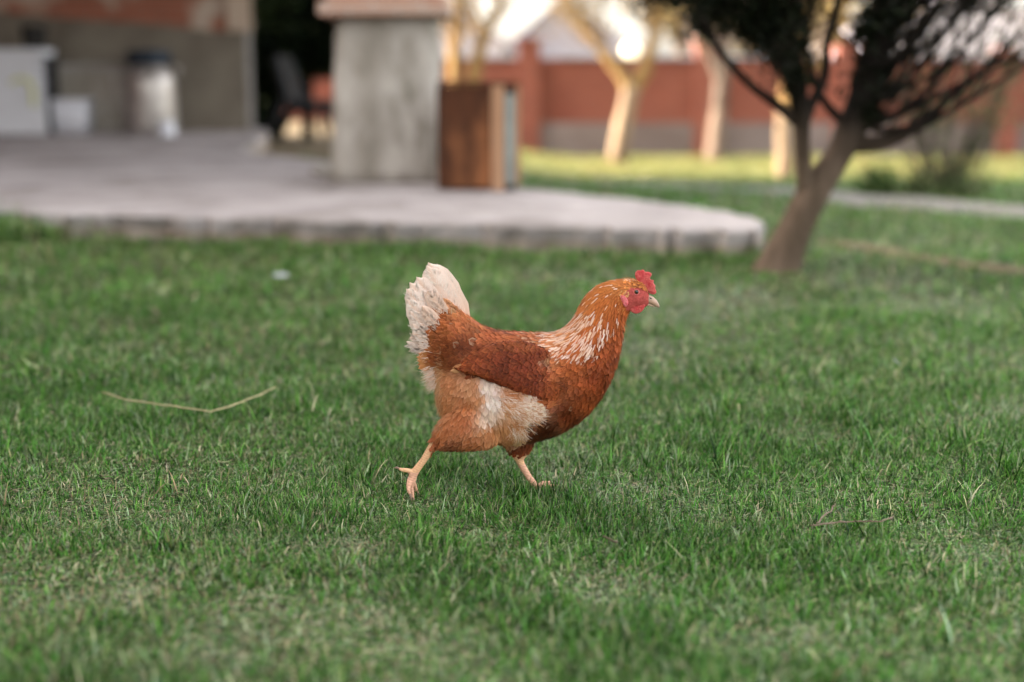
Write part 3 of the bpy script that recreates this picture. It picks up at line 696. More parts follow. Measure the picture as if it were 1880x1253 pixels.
def blades(n, xf, hmin, hmax, wd, ns=4, layfrac=.52):
    """n blades in region function xf(n)->x,y ; returns arrays"""
    x, y = xf(n)
    keep = ~inpoly(x, y, patio_poly) & ~((y > 7) & inpoly(x, y, path_poly)) & ~inpoly(x, y, yard)
    kw = inpoly(x, y, worn_poly) & (rng.random(len(x)) < .5); keep &= ~kw
    # clumps and thin spots
    cl = .5+.5*np.sin(x*5.3+2*np.sin(y*3.1))*np.sin(y*6.1+1.5*np.sin(x*4.4))
    c2 = .5+.5*np.sin(x*1.9+y*1.2+.7)*np.sin(y*2.3-x*.8)
    c3 = .5+.5*np.sin(x*23+3*np.sin(y*17))*np.sin(y*27+2*np.sin(x*19+1))
    bf = bare(x, y)*(y < 8); dens = (.34+.40*cl+.40*c3)*(1-.25*bf)
    keep &= rng.random(len(x)) < dens
    x, y, cl, c2, c3, bf = x[keep], y[keep], cl[keep], c2[keep], c3[keep], bf[keep]; n = len(x)
    z = gz(x, y)
    h = rng.uniform(hmin, hmax, n)*(.55+.35*cl+.35*c3+.2*c2)*rng.choice([.7, 1, 1.0, 1.45], n, p=[.4, .35, .2, .05])
    h *= 1-.45*bf
    # keep the hen's feet showing
    foot = np.exp(-(((x+.16)/.05)**2+((y-2.22)/.06)**2))
    h *= 1-.55*np.clip(foot, 0, 1)
    az = rng.uniform(0, 2*np.pi, n); lean = np.abs(rng.normal(.35, .35, n)); lay = rng.random(n) < layfrac+.35*bf
    lean = np.where(lay, rng.uniform(1.0, 1.45, n), np.clip(lean, 0, 1.2)); curl = rng.uniform(.1, 1.2, n)
    w_ = wd*rng.uniform(.6, 1.4, n); dx, dy = np.cos(az), np.sin(az)
    fa = az+np.pi/2+rng.normal(0, .6, n); sx, sy = np.cos(fa), np.sin(fa)
    V = np.zeros((n, 2*ns+1, 3)); p = np.stack([x, y, z-.003], 1)
    kink = (rng.random(n) < .15)*rng.uniform(.5, 1.4, n)
    for i in range(ns+1):
        t_ = i/ns
        wi = w_*(1-t_**1.8)*(.75+.5*t_*(1-t_))
        if i < ns:
            V[:, 2*i, :] = p-np.stack([sx*wi/2, sy*wi/2, 0*wi], 1); V[:, 2*i+1, :] = p+np.stack([sx*wi/2, sy*wi/2, wi*.25], 1)
        else: V[:, 2*ns, :] = p
        a = lean+curl*t_+kink*(t_ >= .5)
        a = np.minimum(a, 1.9)
        p = p+np.stack([dx*np.sin(a), dy*np.sin(a), np.cos(a)], 1)*(h/ns)[:, None]
    V[:, :, 2] = np.maximum(V[:, :, 2], (z+.002)[:, None])
    base = (np.arange(n)*(2*ns+1))[:, None]
    Q = np.concatenate([base+np.array([[2*i, 2*i+1, 2*i+3, 2*i+2]]) for i in range(ns-1)]); T = base+np.array([[2*ns-2, 2*ns-1, 2*ns]])
    # colour by kind
    r = rng.random(n)
    G = np.array([(.060, .200, .022), (.105, .258, .038), (.016, .066, .006), (.18, .29, .075), (.30, .37, .21), (.54, .48, .30), (.30, .22, .13)])
    pr = np.array([.25, .22, .26, .12, .085, .045, .02]); cum = np.cumsum(pr/pr.sum())
    shift = (.5-cl)*.10+(.5-c2)*.12
    kind = np.searchsorted(cum, np.clip(r+shift*(r > .3), 0, .999)); lk = lay & (rng.random(n) < .30); kind[lk] = rng.integers(4, 7, lk.sum())
    dr = rng.random(n) < .30*bf; kind[dr] = rng.choice([4, 4, 5, 6], dr.sum())
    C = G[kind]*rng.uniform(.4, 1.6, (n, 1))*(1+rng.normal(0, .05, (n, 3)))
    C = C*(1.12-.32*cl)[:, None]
    fy_ = (sm((y-11.5)/4)*.75)[:, None]; C = C*(1-fy_)+np.array([(.215, .225, .085)])*fy_*rng.uniform(.7, 1.3, (n, 1))  # far blades yellowed and evened out, sunlight put into their colour
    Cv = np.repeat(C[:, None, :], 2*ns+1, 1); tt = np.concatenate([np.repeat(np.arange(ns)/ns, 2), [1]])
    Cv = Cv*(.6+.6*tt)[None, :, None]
    tipdry = rng.random(n) < .10; Cv[tipdry, -2:, :] = (.42, .35, .2)
    return V.reshape(-1, 3), Q, T, np.clip(Cv.reshape(-1, 3), .004, .9)
def fan(y0, y1, m0=.42, pw=1.0, marg=.15):
    def f(n):
        y = y0+(y1-y0)*rng.random(n)**pw; hw = m0*y+marg; x = rng.uniform(-1, 1, n)*hw; return x, y
    return f
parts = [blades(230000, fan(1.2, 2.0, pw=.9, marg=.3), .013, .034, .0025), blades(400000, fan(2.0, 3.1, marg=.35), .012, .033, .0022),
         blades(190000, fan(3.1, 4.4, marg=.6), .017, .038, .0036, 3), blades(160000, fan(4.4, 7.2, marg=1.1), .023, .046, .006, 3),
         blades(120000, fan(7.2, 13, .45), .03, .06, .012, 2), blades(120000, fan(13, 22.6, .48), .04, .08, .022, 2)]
# tufts
def tuftf(n):
    m = 150; cy = rng.uniform(1.35, 5.6, m); cx = rng.uniform(-1, 1, m)*(.42*cy+.1); i = rng.integers(0, m, n)
    return cx[i]+rng.normal(0, .022, n), cy[i]+rng.normal(0, .022, n)
parts.append(blades(7000, tuftf, .038, .062, .0034, 4, .05))
# taller grass against the patio edge
fr = [(p.x, p.y) for p in pts[:78]]
def edgef(n):
    i = rng.integers(20, 74, n); a = np.array(fr)[i]; cl_ = np.sin(a[:, 0]*6)*.5+.5
    return a[:, 0]+rng.normal(0, .05, n), a[:, 1]-.02-np.abs(rng.normal(0, .05, n))-.03*cl_
parts.append(blades(9000, edgef, .02, .055, .005, 3, .1))
def cornerf(n): 
    c = hit(20, 440); return c.x+rng.normal(0, .15, n), c.y+rng.normal(0, .06, n)
parts.append(blades(7000, cornerf, .08, .15, .007, 3, .05))
def clf(a_, b_, sx):
    c = hit(a_, b_); return lambda n: (c.x+rng.normal(0, sx, n), c.y+rng.normal(0, .04, n))
for a_, b_, sx, nn_ in ((500, 437, .10, 1500), (640, 440, .05, 700), (765, 440, .08, 1800), (1045, 448, .09, 1000), (1180, 462, .08, 800), (330, 436, .05, 500), (1345, 474, .06, 700)):
    parts.append(blades(nn_, clf(a_, b_, sx), .05, .10, .006, 3, .05))
def footf(cx, cy, sx, sy):
    return lambda n: (cx+rng.normal(0, sx, n), cy-np.abs(rng.normal(0, sy, n)))
parts.append(blades(260, footf(.055, 2.305, .030, .022), .020, .036, .0024, 4, .1)); parts.append(blades(500, footf(-.155, 2.225, .028, .015), .012, .022, .0022, 4, .15))
VV = []; QQ = []; TT = []; CC = []; nb = 0
for V, Q, T, C in parts: VV.append(V); QQ.append(Q+nb); TT.append(T+nb); CC.append(C); nb += len(V)
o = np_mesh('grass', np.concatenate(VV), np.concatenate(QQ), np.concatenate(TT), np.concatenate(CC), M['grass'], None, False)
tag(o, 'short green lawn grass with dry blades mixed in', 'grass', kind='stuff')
print('grass verts', nb)

# things lying on the grass -----------------------------------------------------------
def lie(pxs, lift, r, name, m, label, cat, n=6):
    P = []
    for i, (a, b_) in enumerate(pxs):
        p = hit(a, b_, lambda x, y: float(gz(x, y))+lift); P.append(p)
    out = []
    for i in range(len(P)-1):
        for s in range(4): out.append(P[i].lerp(P[i+1], s/4)+Vector((0, random.uniform(-.002, .002), random.uniform(-.001, .001))))
    out.append(P[-1]); mb = MB(); mb.tube(out, [r*(1-.35*i/len(out)) for i in range(len(out))], n)
    for i in range(5, len(out)-1, 5): mb.tube([out[i]-(out[i+1]-out[i]).normalized()*.002, out[i]+(out[i+1]-out[i]).normalized()*.002], r*1.3, 6)
    return tag(mb.build(name, m, None, True), label, cat)
lie([(188, 720), (230, 734), (300, 744), (345, 750), (387, 757), (430, 743), (470, 729), (506, 711)], .042, .0018, 'straw_stalk', M['straw'], 'long bent pale straw stalk lying on the grass left of the hen', 'straw')
lie([(1490, 966), (1530, 959), (1580, 957), (1618, 958), (1640, 948)], .028, .0014, 'dry_twig', M['twig'], 'thin dry twig lying in the grass to the lower right', 'twig')
lie([(1500, 962), (1512, 948), (1525, 938), (1534, 926)], .032, .0013, 'dry_twig', M['twig'], 'short knobbly twig crossing the thin dry twig at lower right', 'twig')
def scrap(px, py, s, m, name, label, cat, lift=.02, Lr=1.4):
    c = hit(px, py, lambda x, y: float(gz(x, y))+lift); bm = bmesh.new(); g = bmesh.ops.create_grid(bm, x_segments=6, y_segments=6, size=1)
    for v in bm.verts:
        x, y = v.co.x, v.co.y; f = math.sqrt(max(.05, 1-(abs(x)**2)*.9)); v.co = Vector((x*s*Lr, y*s*f*.7, .35*s*math.sin(x*2)+.3*s*y*y)); v.co += Vector((0, 0, .15*s*mnoise.noise(Vector((x*2, y*2, px)))))
    me = bpy.data.meshes.new(name); bm.to_mesh(me); bm.free(); o = link(name, me, m, None, True); o.location = c; o.rotation_euler = (R(25), R(random.uniform(-20, 20)), random.uniform(0, 3))
    so = o.modifiers.new('s', 'SOLIDIFY'); so.thickness = .0008
    return tag(o, label, cat)
scrap(515, 507, .018, M['paper'], 'white_petal', 'pale scrap like a fallen petal on the lawn behind the hen tail', 'petal', .03)
scrap(1120, 992, .008, M['dryleaf'], 'dry_leaf', 'small greyish dry leaf standing in the grass below the hen', 'leaf', .022)
scrap(1645, 665, .008, M['paper'], 'white_petal', 'tiny pale petal on the lawn far right of the hen', 'petal', .03)
scrap(286, 574, .013, M['dryleaf'], 'dry_leaf', 'small yellowish leaf in the lawn above the straw stalk', 'leaf', .03)

# ================================================================== HEN
S = 1/1120
def H(px, py, d=0.0): return at(px, py, HEN_Y+d*S)          # d in hen pixels, negative = towards camera
ZERO = Vector((0, 0, 0))
hen_loc = Vector((H(930, 700).x, HEN_Y, 0))
hen = empty('hen', tuple(hen_loc), 'rust brown hen with white tail feathers striding over the lawn', 'hen')
def hring(t, b, hd, d0=0, n=28, p=2.0, dt=0):
    a = H(t[0], t[1], d0+dt); c = H(b[0], b[1], d0-dt*.4); m_ = (a+c)/2; v = (a-c)/2; out = []
    for j in range(n):
        th = 2*math.pi*j/n; cs, sn = math.cos(th), math.sin(th)
        cs = math.copysign(abs(cs)**(2/p), cs); sn = math.copysign(abs(sn)**(2/p), sn)
        out.append(m_+v*cs+Vector((0, hd*S, 0))*sn)
    return out
def resample(rs, sub=4):
    A = [np.array([list(t)+list(b)+[hd]+[d0] for t, b, hd, d0 in rs], float)][0]; out = []
    for i in range(len(A)-1):
        a, b, c, d = A[max(0, i-1)], A[i], A[i+1], A[min(len(A)-1, i+2)]
        for s in range(sub):
            t = s/sub; out.append(.5*((2*b)+(c-a)*t+(2*a-5*b+4*c-d)*t*t+(3*b-a-3*c+d)*t**3))
    out.append(A[-1]); return [((r[0], r[1]), (r[2], r[3]), max(.5, r[4]), r[5]) for r in out]
TOR = [((797, 556), (785, 590), 4, 0), ((812, 552), (787, 625), 12, 0), ((830, 558), (792, 668), 24, 0), ((852, 576), (800, 705), 38, 0), ((884, 598), (806, 750), 52, 0),
       ((922, 609), (835, 785), 63, 0), ((960, 612), (885, 808), 70, 0), ((995, 612), (945, 815), 72, 0), ((1020, 610), (1000, 806), 68, 0), ((1037, 601), (1050, 784), 60, 0),
       ((1048, 590), (1090, 750), 51, 0), ((1057, 576), (1120, 702), 42, 0), ((1065, 560), (1137, 655), 34, 0), ((1075, 544), (1144, 615), 28, 0), ((1090, 529), (1149, 585), 24, 0),
       ((1112, 518), (1156, 573), 21, 0), ((1138, 513), (1166, 568), 19, 0), ((1160, 514), (1176, 566), 17, 0), ((1177, 518), (1184, 565), 14, 0), ((1186, 526), (1189, 561), 10, 0), ((1191, 537), (1192, 557), 5, 0)]
mb = MB(); mb.rings([hring(t, b, hd, d0) for t, b, hd, d0 in resample(TOR)])
# thighs
ND, FD = -34, 34
NT = [((900, 690), (930, 800), 22, -30), ((870, 715), (900, 822), 28, -34), ((838, 745), (862, 826), 28, -36), ((812, 770), (832, 827), 22, -36), ((800, 788), (812, 826), 15, -35), ((796, 800), (802, 820), 8, -34)]
mb.rings([hring(t, b, hd, d0) for t, b, hd, d0 in resample(NT)])
FT = [((900, 760), (1000, 770), 20, 25), ((915, 795), (985, 800), 22, 30), ((926, 818), (978, 820), 18, 33), ((938, 836), (967, 838), 12, 34), ((944, 845), (958, 846), 7, 34)]
mb.rings([hring(t, b, hd, d0) for t, b, hd, d0 in resample(FT)])
# shanks and toes
def htube(P, r, n=12): mb.tube([H(*p) for p in P], [a*S for a in r], n)
htube([(806, 800, ND), (795, 818, ND), (778, 845, ND), (765, 862, ND), (757, 876, ND)], [10, 8, 6.6, 7.2, 8])
htube([(760, 868, ND), (755, 884, ND), (753, 893, ND)], [8, 8.5, 6])
toes_n = [[(754, 884, ND), (755, 896, ND-2), (757, 907, ND-3), (759, 916, ND-4)], [(752, 882, ND-4), (750, 892, ND-12), (750, 901, ND-18), (753, 909, ND-20)],
          [(757, 882, ND+4), (761, 892, ND+12), (764, 900, ND+20), (767, 906, ND+24)], [(760, 868, ND), (748, 864, ND-1), (738, 863, ND-2), (731, 860, ND-2)]]
for T_ in toes_n: htube(T_, [5.5, 4.6, 3.8, 2.4], 10)
htube([(950, 836, FD), (958, 855, FD), (972, 878, FD), (986, 897, FD)], [8.5, 7, 6.2, 7.5])
def gnd(px, Yd): 
    g = Vector((at(px, 900, HEN_Y+Yd*S).x, HEN_Y+Yd*S, .006)); return g
ank = H(986, 896, FD)
toes_f = []
for dx, dd in ((34, 2), (24, -22), (26, 26), (-18, 4)):
    e = Vector((ank.x+dx*S, ank.y+dd*S, .006)); m1 = ank.lerp(e, .45)+Vector((0, 0, .004)); toes_f.append([ank, m1, e])
    mb.tube([ank, m1, e], [6*S, 4.4*S, 2.6*S], 10)
tmp = mb.build('tmp', M['henbody'])
md = tmp.modifiers.new('r', 'REMESH'); md.mode = 'VOXEL'; md.voxel_size = .0017
md = tmp.modifiers.new('s', 'SMOOTH'); md.iterations = 5; md.factor = .5
dg = bpy.context.evaluated_depsgraph_get(); bme = bpy.data.meshes.new_from_object(tmp.evaluated_get(dg)); bpy.data.objects.remove(tmp)
bme.name = 'body'
nv = len(bme.vertices); co = np.empty(nv*3, np.float32); bme.vertices.foreach_get('co', co); co = co.reshape(-1, 3); print('hen verts', nv)

def proj_near(p):
    """pixel where the point (or its mirror image on the near flank) shows"""
    y = p[1]
    if y > HEN_Y: y = 2*HEN_Y-y
    return project((p[0], y, p[2]))
# u, v, colour, flow angle (0 right, 90 down), length, width
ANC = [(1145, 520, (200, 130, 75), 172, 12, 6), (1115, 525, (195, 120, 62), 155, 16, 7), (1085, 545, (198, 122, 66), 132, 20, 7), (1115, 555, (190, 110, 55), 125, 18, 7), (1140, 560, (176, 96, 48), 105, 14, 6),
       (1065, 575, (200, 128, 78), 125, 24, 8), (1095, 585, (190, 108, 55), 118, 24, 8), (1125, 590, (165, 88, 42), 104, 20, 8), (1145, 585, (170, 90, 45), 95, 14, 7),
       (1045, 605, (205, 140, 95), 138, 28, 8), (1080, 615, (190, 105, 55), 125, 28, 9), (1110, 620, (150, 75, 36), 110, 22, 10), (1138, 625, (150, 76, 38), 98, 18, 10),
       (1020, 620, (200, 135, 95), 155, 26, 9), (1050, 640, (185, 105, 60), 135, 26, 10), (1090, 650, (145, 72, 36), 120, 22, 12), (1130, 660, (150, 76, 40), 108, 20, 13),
       (1100, 690, (140, 66, 32), 130, 22, 15), (1060, 680, (165, 88, 45), 150, 22, 15), (1085, 730, (146, 74, 36), 150, 22, 16), (1110, 710, (140, 68, 34), 128, 20, 14), (1050, 760, (112, 54, 25), 165, 22, 16), (1010, 790, (88, 44, 22), 172, 22, 15),  # belly anchors darkest, shade under the hen put into their colour
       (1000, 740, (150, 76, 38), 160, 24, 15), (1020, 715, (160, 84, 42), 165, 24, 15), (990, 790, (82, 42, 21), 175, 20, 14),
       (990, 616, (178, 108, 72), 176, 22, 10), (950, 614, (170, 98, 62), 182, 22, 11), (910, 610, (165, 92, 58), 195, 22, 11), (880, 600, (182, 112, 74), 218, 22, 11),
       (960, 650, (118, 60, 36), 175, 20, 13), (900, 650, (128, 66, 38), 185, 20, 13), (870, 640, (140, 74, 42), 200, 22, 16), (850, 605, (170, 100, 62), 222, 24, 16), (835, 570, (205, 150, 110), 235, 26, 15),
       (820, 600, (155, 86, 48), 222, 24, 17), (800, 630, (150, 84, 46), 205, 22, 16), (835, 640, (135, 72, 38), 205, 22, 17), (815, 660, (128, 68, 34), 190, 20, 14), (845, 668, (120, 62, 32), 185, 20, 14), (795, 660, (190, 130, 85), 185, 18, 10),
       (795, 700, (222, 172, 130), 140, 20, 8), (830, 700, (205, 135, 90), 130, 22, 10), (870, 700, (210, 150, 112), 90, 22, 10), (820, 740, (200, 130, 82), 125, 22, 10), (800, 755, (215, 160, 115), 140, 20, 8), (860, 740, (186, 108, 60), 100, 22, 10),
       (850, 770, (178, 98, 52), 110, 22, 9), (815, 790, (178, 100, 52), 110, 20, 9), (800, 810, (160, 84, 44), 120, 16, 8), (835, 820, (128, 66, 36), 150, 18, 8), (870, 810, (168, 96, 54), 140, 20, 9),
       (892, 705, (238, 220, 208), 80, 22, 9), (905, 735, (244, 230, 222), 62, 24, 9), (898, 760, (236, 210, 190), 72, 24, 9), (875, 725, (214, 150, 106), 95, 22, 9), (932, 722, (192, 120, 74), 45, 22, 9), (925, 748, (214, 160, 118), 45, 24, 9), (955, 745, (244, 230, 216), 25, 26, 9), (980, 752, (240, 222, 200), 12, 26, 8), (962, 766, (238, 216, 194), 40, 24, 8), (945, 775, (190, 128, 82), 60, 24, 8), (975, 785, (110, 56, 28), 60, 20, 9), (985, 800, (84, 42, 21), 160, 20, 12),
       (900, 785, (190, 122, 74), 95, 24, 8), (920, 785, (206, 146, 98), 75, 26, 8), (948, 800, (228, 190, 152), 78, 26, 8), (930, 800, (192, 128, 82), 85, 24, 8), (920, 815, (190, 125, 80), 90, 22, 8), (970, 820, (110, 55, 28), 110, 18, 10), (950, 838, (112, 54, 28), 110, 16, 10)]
A = np.array([(a[0], a[1]) for a in ANC], float); AC = np.array([lin(a[2]) for a in ANC]); AD = np.array([(math.cos(R(a[3])), math.sin(R(a[3]))) for a in ANC]); AL = np.array([(a[4], a[5]) for a in ANC], float)
def field(u, v):
    w_ = 1/((A[:, 0]-u)**2+(A[:, 1]-v)**2+18)**1.9; w_ /= w_.sum()
    d = w_@AD; return w_@AC, d/np.linalg.norm(d), w_@AL
FLUFF = np.array([(780, 672), (838, 682), (868, 682), (930, 694), (965, 722), (990, 745), (978, 764), (955, 776), (964, 806), (952, 824), (880, 840), (790, 838), (780, 780)])
HACK = np.array([(1150, 508), (1060, 520), (1005, 605), (1000, 640), (1045, 660), (1095, 650), (1118, 610), (1140, 585), (1142, 545)])
FACE = np.array([(1147, 539), (1157, 529), (1176, 528), (1186, 535), (1200, 538), (1200, 565), (1175, 572), (1150, 570), (1146, 552)])
def isin(u, v, poly): return bool(inpoly(np.array([u]), np.array([v]), poly)[0])
LEGC = np.array(lin((226, 178, 138))); LEGP = np.array(lin((214, 166, 140)))
FACEC = np.array(lin((176, 80, 74)))
cols = np.zeros((nv, 3)); pr = np.array([proj_near(p) for p in co])
inface = inpoly(pr[:, 0], pr[:, 1], FACE)
for i in range(nv):
    u, v = pr[i]
    if v > 832 and (u < 812 or u > 925) or (u < 794 and v > 806): 
        q = mnoise.noise(Vector(co[i])*300)*.12+1
        cols[i] = (LEGC if v < 868 else LEGP)*q*1.1*(1+.16*math.sin(co[i][2]*1500+co[i][0]*600))
        if u > 925 and v < 846: cols[i] = field(u, v)[0]
    elif inface[i]: cols[i] = FACEC*(1+.3*mnoise.noise(Vector(co[i])*350)+.25*mnoise.noise(Vector(co[i])*120))
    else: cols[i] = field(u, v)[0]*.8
setcol(bme, np.clip(cols, 0, .9))
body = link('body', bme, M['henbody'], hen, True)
bvh = BVHTree.FromPolygons([Vector(c) for c in co], [tuple(p.vertices) for p in bme.polygons])

# feather maker ------------------------------------------------------------------
class Plume:
    def __init__(s): s.V = []; s.Q = []; s.C = []
    def feather(s, P, d, nrm, L, W, cb, ct, edge=None, shaft=None, lift=.0016, bvh_=None, rows=6, cup=.12, tipr=.85, base_lift=-.001, sway=0.0, cols_=3, ragged=0):
        d = d.normalized(); sd = nrm.cross(d)
        if sd.length < 1e-6: return
        sd.normalize(); n0 = len(s.V); last = None
        pos = Vector(P)
        for i in range(rows+1):
            t = i/rows if tipr > .7 and rows < 8 else 1-(1-i/rows)**1.7
            wv = W*(.35+.65*min(1, t/.45)) if t < .45 else W*math.sqrt(max(0, 1-((t-.45)/.55)**(2/tipr)*.985))
            c0 = P+d*(L*t)+sd*(sway*L*t*t)
            for j in range(cols_):
                a = (j/(cols_-1)*2-1); rg = random.uniform(-ragged, ragged)*t
                q = c0+sd*(a*wv*.5)*(1+rg)+d*(-abs(a)*W*.12+rg*L*.1)
                lf = base_lift+(lift-base_lift)*t
                if bvh_:
                    loc, nn, _, _ = bvh_.find_nearest(q)
                    if loc is None: continue
                    if nn.dot(nrm) < -.2: nn = nrm
                    q = loc+nn*(lf-abs(a)*W*cup*.5)
                else: q = q+nrm*(lf-abs(a)*W*cup)
                c = cb.lerp(ct, t)
                if edge is not None: c = c.lerp(edge, (abs(a)**2)*.55*min(1, t*1.6))
                if edge is not None and t > .8: c = c.lerp(edge, (t-.8)*2.2)
                if shaft is not None and j == cols_//2: c = c.lerp(shaft, .8)
                s.V.append(q); s.C.append(tuple(c))
            if i:
                for j in range(cols_-1):
                    a0 = n0+(i-1)*cols_+j; s.Q.append((a0, a0+1, a0+cols_+1, a0+cols_))
    def strand(s, P, d, nrm, L, W, c0, c1, droop, segs=3):
        d = d.normalized(); sd = d.cross(nrm)
        if sd.length < 1e-6: return
        sd.normalize(); n0 = len(s.V); q = Vector(P)
        for i in range(segs+1):
            t = i/segs; w_ = W*(1-.75*t)
            s.V += [q-sd*w_/2, q+sd*w_/2]; c = c0.lerp(c1, t); s.C += [tuple(c)]*2
            d = (d+droop*(1/segs)).normalized(); q = q+d*L/segs
            if i: a0 = n0+(i-1)*2; s.Q.append((a0, a0+1, a0+3, a0+2))
    def build(s, name, parent, m=None):
        return np_mesh(name, np.array([tuple(v) for v in s.V]), np.array(s.Q), [], np.clip(np.array(s.C), 0, .95), m or M['feather'], parent)
def vary(c, a=.12):
    if c[0] < 1.35*c[2]: c = Vector((c[0]*1.1, c[1]*1.12, c[2]*1.14))
    c = Vector((c[0]*.92, c[1]*.84, c[2]*.74)) if c[0] > 2.2*c[2] else c
    f = 1+random.gauss(0, a); return Vector((c[0]*f, c[1]*f*(1+random.gauss(0, a*.3)), c[2]*f*(1+random.gauss(0, a*.4))))
WHITE = Vector(lin((240, 226, 216))); CREAM = Vector(lin((228, 196, 162))); RUST = Vector(lin((176, 88, 42)))
# surface samples (blue-noise-ish) -------------------------------------------------
tris = []; bme.calc_loop_triangles()
lt = np.empty(len(bme.loop_triangles)*3, np.int32); bme.loop_triangles.foreach_get('vertices', lt); lt = lt.reshape(-1, 3)
v0, v1, v2 = co[lt[:, 0]], co[lt[:, 1]], co[lt[:, 2]]; cr = np.cross(v1-v0, v2-v0); ar = np.linalg.norm(cr, axis=1)/2; nr = cr/(2*ar[:, None]+1e-12)
def sample(n, mind):
    idx = rng.choice(len(lt), n, p=ar/ar.sum()); r1, r2 = np.sqrt(rng.random(n)), rng.random(n)
    P_ = (1-r1)[:, None]*v0[idx]+(r1*(1-r2))[:, None]*v1[idx]+(r1*r2)[:, None]*v2[idx]; grid = {}; out = []
    for p, nn in zip(P_, nr[idx]):
        key = tuple((p/mind).astype(int)); ok = True
        for dx in (-1, 0, 1):
            for dy in (-1, 0, 1):
                for dz in (-1, 0, 1):
                    for q in grid.get((key[0]+dx, key[1]+dy, key[2]+dz), ()):
                        if (q[0]-p[0])**2+(q[1]-p[1])**2+(q[2]-p[2])**2 < mind*mind: ok = False; break
        if ok: grid.setdefault(key, []).append(p); out.append((Vector(p), Vector(nn)))
    return out
def flow3(dv, nrm):
    d = Vector((dv[0], 0, -dv[1])); d = d-nrm*d.dot(nrm)
    return d.normalized() if d.length > 1e-4 else Vector((-1, 0, 0))
plum = Plume(); hack = Plume(); fluff = Plume()
def skinpart(u, v): return (v > 832 and (u < 812 or u > 990)) or (u < 794 and v > 806) or (v > 845) or isin(u, v, FACE) or (u > 1185 and v < 560)
for p, nn in sample(42000, .0052):
    u, v = proj_near(p)
    if skinpart(u, v): continue
    c, dv, LW = field(u, v)
    if isin(u, v, FLUFF): continue
    if isin(u, v, HACK): continue
    d = flow3(dv, nn); d = (d+Vector((random.gauss(0, .16), random.gauss(0, .1), random.gauss(0, .16)))).normalized()
    patch = 1.06+.7*mnoise.noise(p*38)+.35*mnoise.noise(p*95)
    c = c*patch*(.74 if v > 640 else .90)  # feathers darker low down, shade put into their colour
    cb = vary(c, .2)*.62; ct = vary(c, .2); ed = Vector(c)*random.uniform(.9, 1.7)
    if random.random() < .015: ed = CREAM*random.uniform(.4, .7)
    if 960 < u < 1060 and v < 640 and random.random() < .35: ct = cb.lerp(CREAM, .6)
    k_ = random.uniform(.8, 1.15)*.78
    if u < 900 and v < 680: k_ *= 1.25
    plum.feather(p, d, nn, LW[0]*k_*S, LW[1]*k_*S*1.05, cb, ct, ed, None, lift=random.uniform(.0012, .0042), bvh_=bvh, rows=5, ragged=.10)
for p, nn in sample(60000, .0024):                     # loose barbs that soften the feather edges
    u, v = proj_near(p)
    if skinpart(u, v) or isin(u, v, FLUFF) or isin(u, v, HACK): continue
    c, dv, LW = field(u, v); d = flow3(dv, nn); d = (d+Vector((random.gauss(0, .3), random.gauss(0, .2), random.gauss(0, .3)))).normalized()
    c = c*(1+.7*mnoise.noise(p*38)+.35*mnoise.noise(p*95))*(.82 if v > 640 else .93); c = vary(c, .25)  # barbs follow the same painted shade low down
    plum.strand(p+nn*random.uniform(.001, .003), d+nn*random.uniform(0, .22), nn, random.uniform(6, 12)*S, .0007, c, Vector(c)*random.uniform(1, 1.5), -nn*.3)
plum.build('contour_plumage', hen)
for p, nn in sample(90000, .0032):
    u, v = proj_near(p)
    if not isin(u, v, HACK): continue
    if isin(u, v, FACE): continue
    c, dv, LW = field(u, v); d = flow3(dv, nn); d = (d+Vector((random.gauss(0, .07), random.gauss(0, .05), random.gauss(0, .07)))).normalized()
    s_ = min(1, max(0, (1135-u)/50))*min(1, max(0, (v-550-(u-1075)*.35)/28))
    pale = random.random() < .16+.52*s_
    cb = vary(c, .12); ct = Vector(c).lerp(WHITE.lerp(CREAM, random.uniform(0, .9)), random.uniform(.45, .95)) if pale else vary(c, .12)
    if pale: cb = cb.lerp(ct, .45*s_)
    hack.feather(p, d, nn, LW[0]*random.uniform(.75, 1.15)*S, (LW[1]*.42)*random.uniform(.7, 1.15)*S, cb, ct, vary(c*.95, .1), ct if pale else None, lift=random.uniform(.001, .0026), bvh_=bvh, rows=6, cols_=3, cup=.1)
hack.build('neck_hackle', hen)
# soft fluff: small loose plumes then fine strands
for p, nn in sample(50000, .0042):
    u, v = proj_near(p)
    if not isin(u, v, FLUFF) or skinpart(u, v): continue
    c, dv, LW = field(u, v); d = flow3(dv, nn)
    for _ in range(1):
        dd = (d+Vector((random.gauss(0, .22), random.gauss(0, .15), random.gauss(0, .22)))+nn*.15).normalized()
        fluff.feather(p, dd, nn, LW[0]*random.uniform(.6, 1.0)*S, LW[1]*random.uniform(.6, 1.1)*S, vary(c, .1)*.85, vary(c, .12), Vector(c).lerp(CREAM, .25), None, lift=random.uniform(.002, .005), bvh_=bvh, rows=4, ragged=.4)
for p, nn in sample(130000, .00165):
    u, v = proj_near(p)
    if skinpart(u, v): continue
    rear = u < 815 and 640 < v < 790
    if not (isin(u, v, FLUFF) or rear): continue
    c, dv, LW = field(u, v); d = flow3(dv, nn)
    if rear: c = Vector(c).lerp(CREAM, .4)
    low = v > 800
    for _ in range(2):
        dd = (d*(1.0 if not rear else .8)+Vector((random.gauss(0, .20), random.gauss(0, .18), random.gauss(0, .20)))+nn*random.uniform(.1, .38 if not low else .18)).normalized()
        Ls = LW[0]*random.uniform(.45, 1.0)*S*(.55 if low else 1)
        fluff.strand(p, dd, nn, Ls, .00075, vary(c, .14)*.9, vary(Vector(c).lerp(CREAM, .22), .12), d*.35-nn*.18+Vector((0, 0, -.1)))
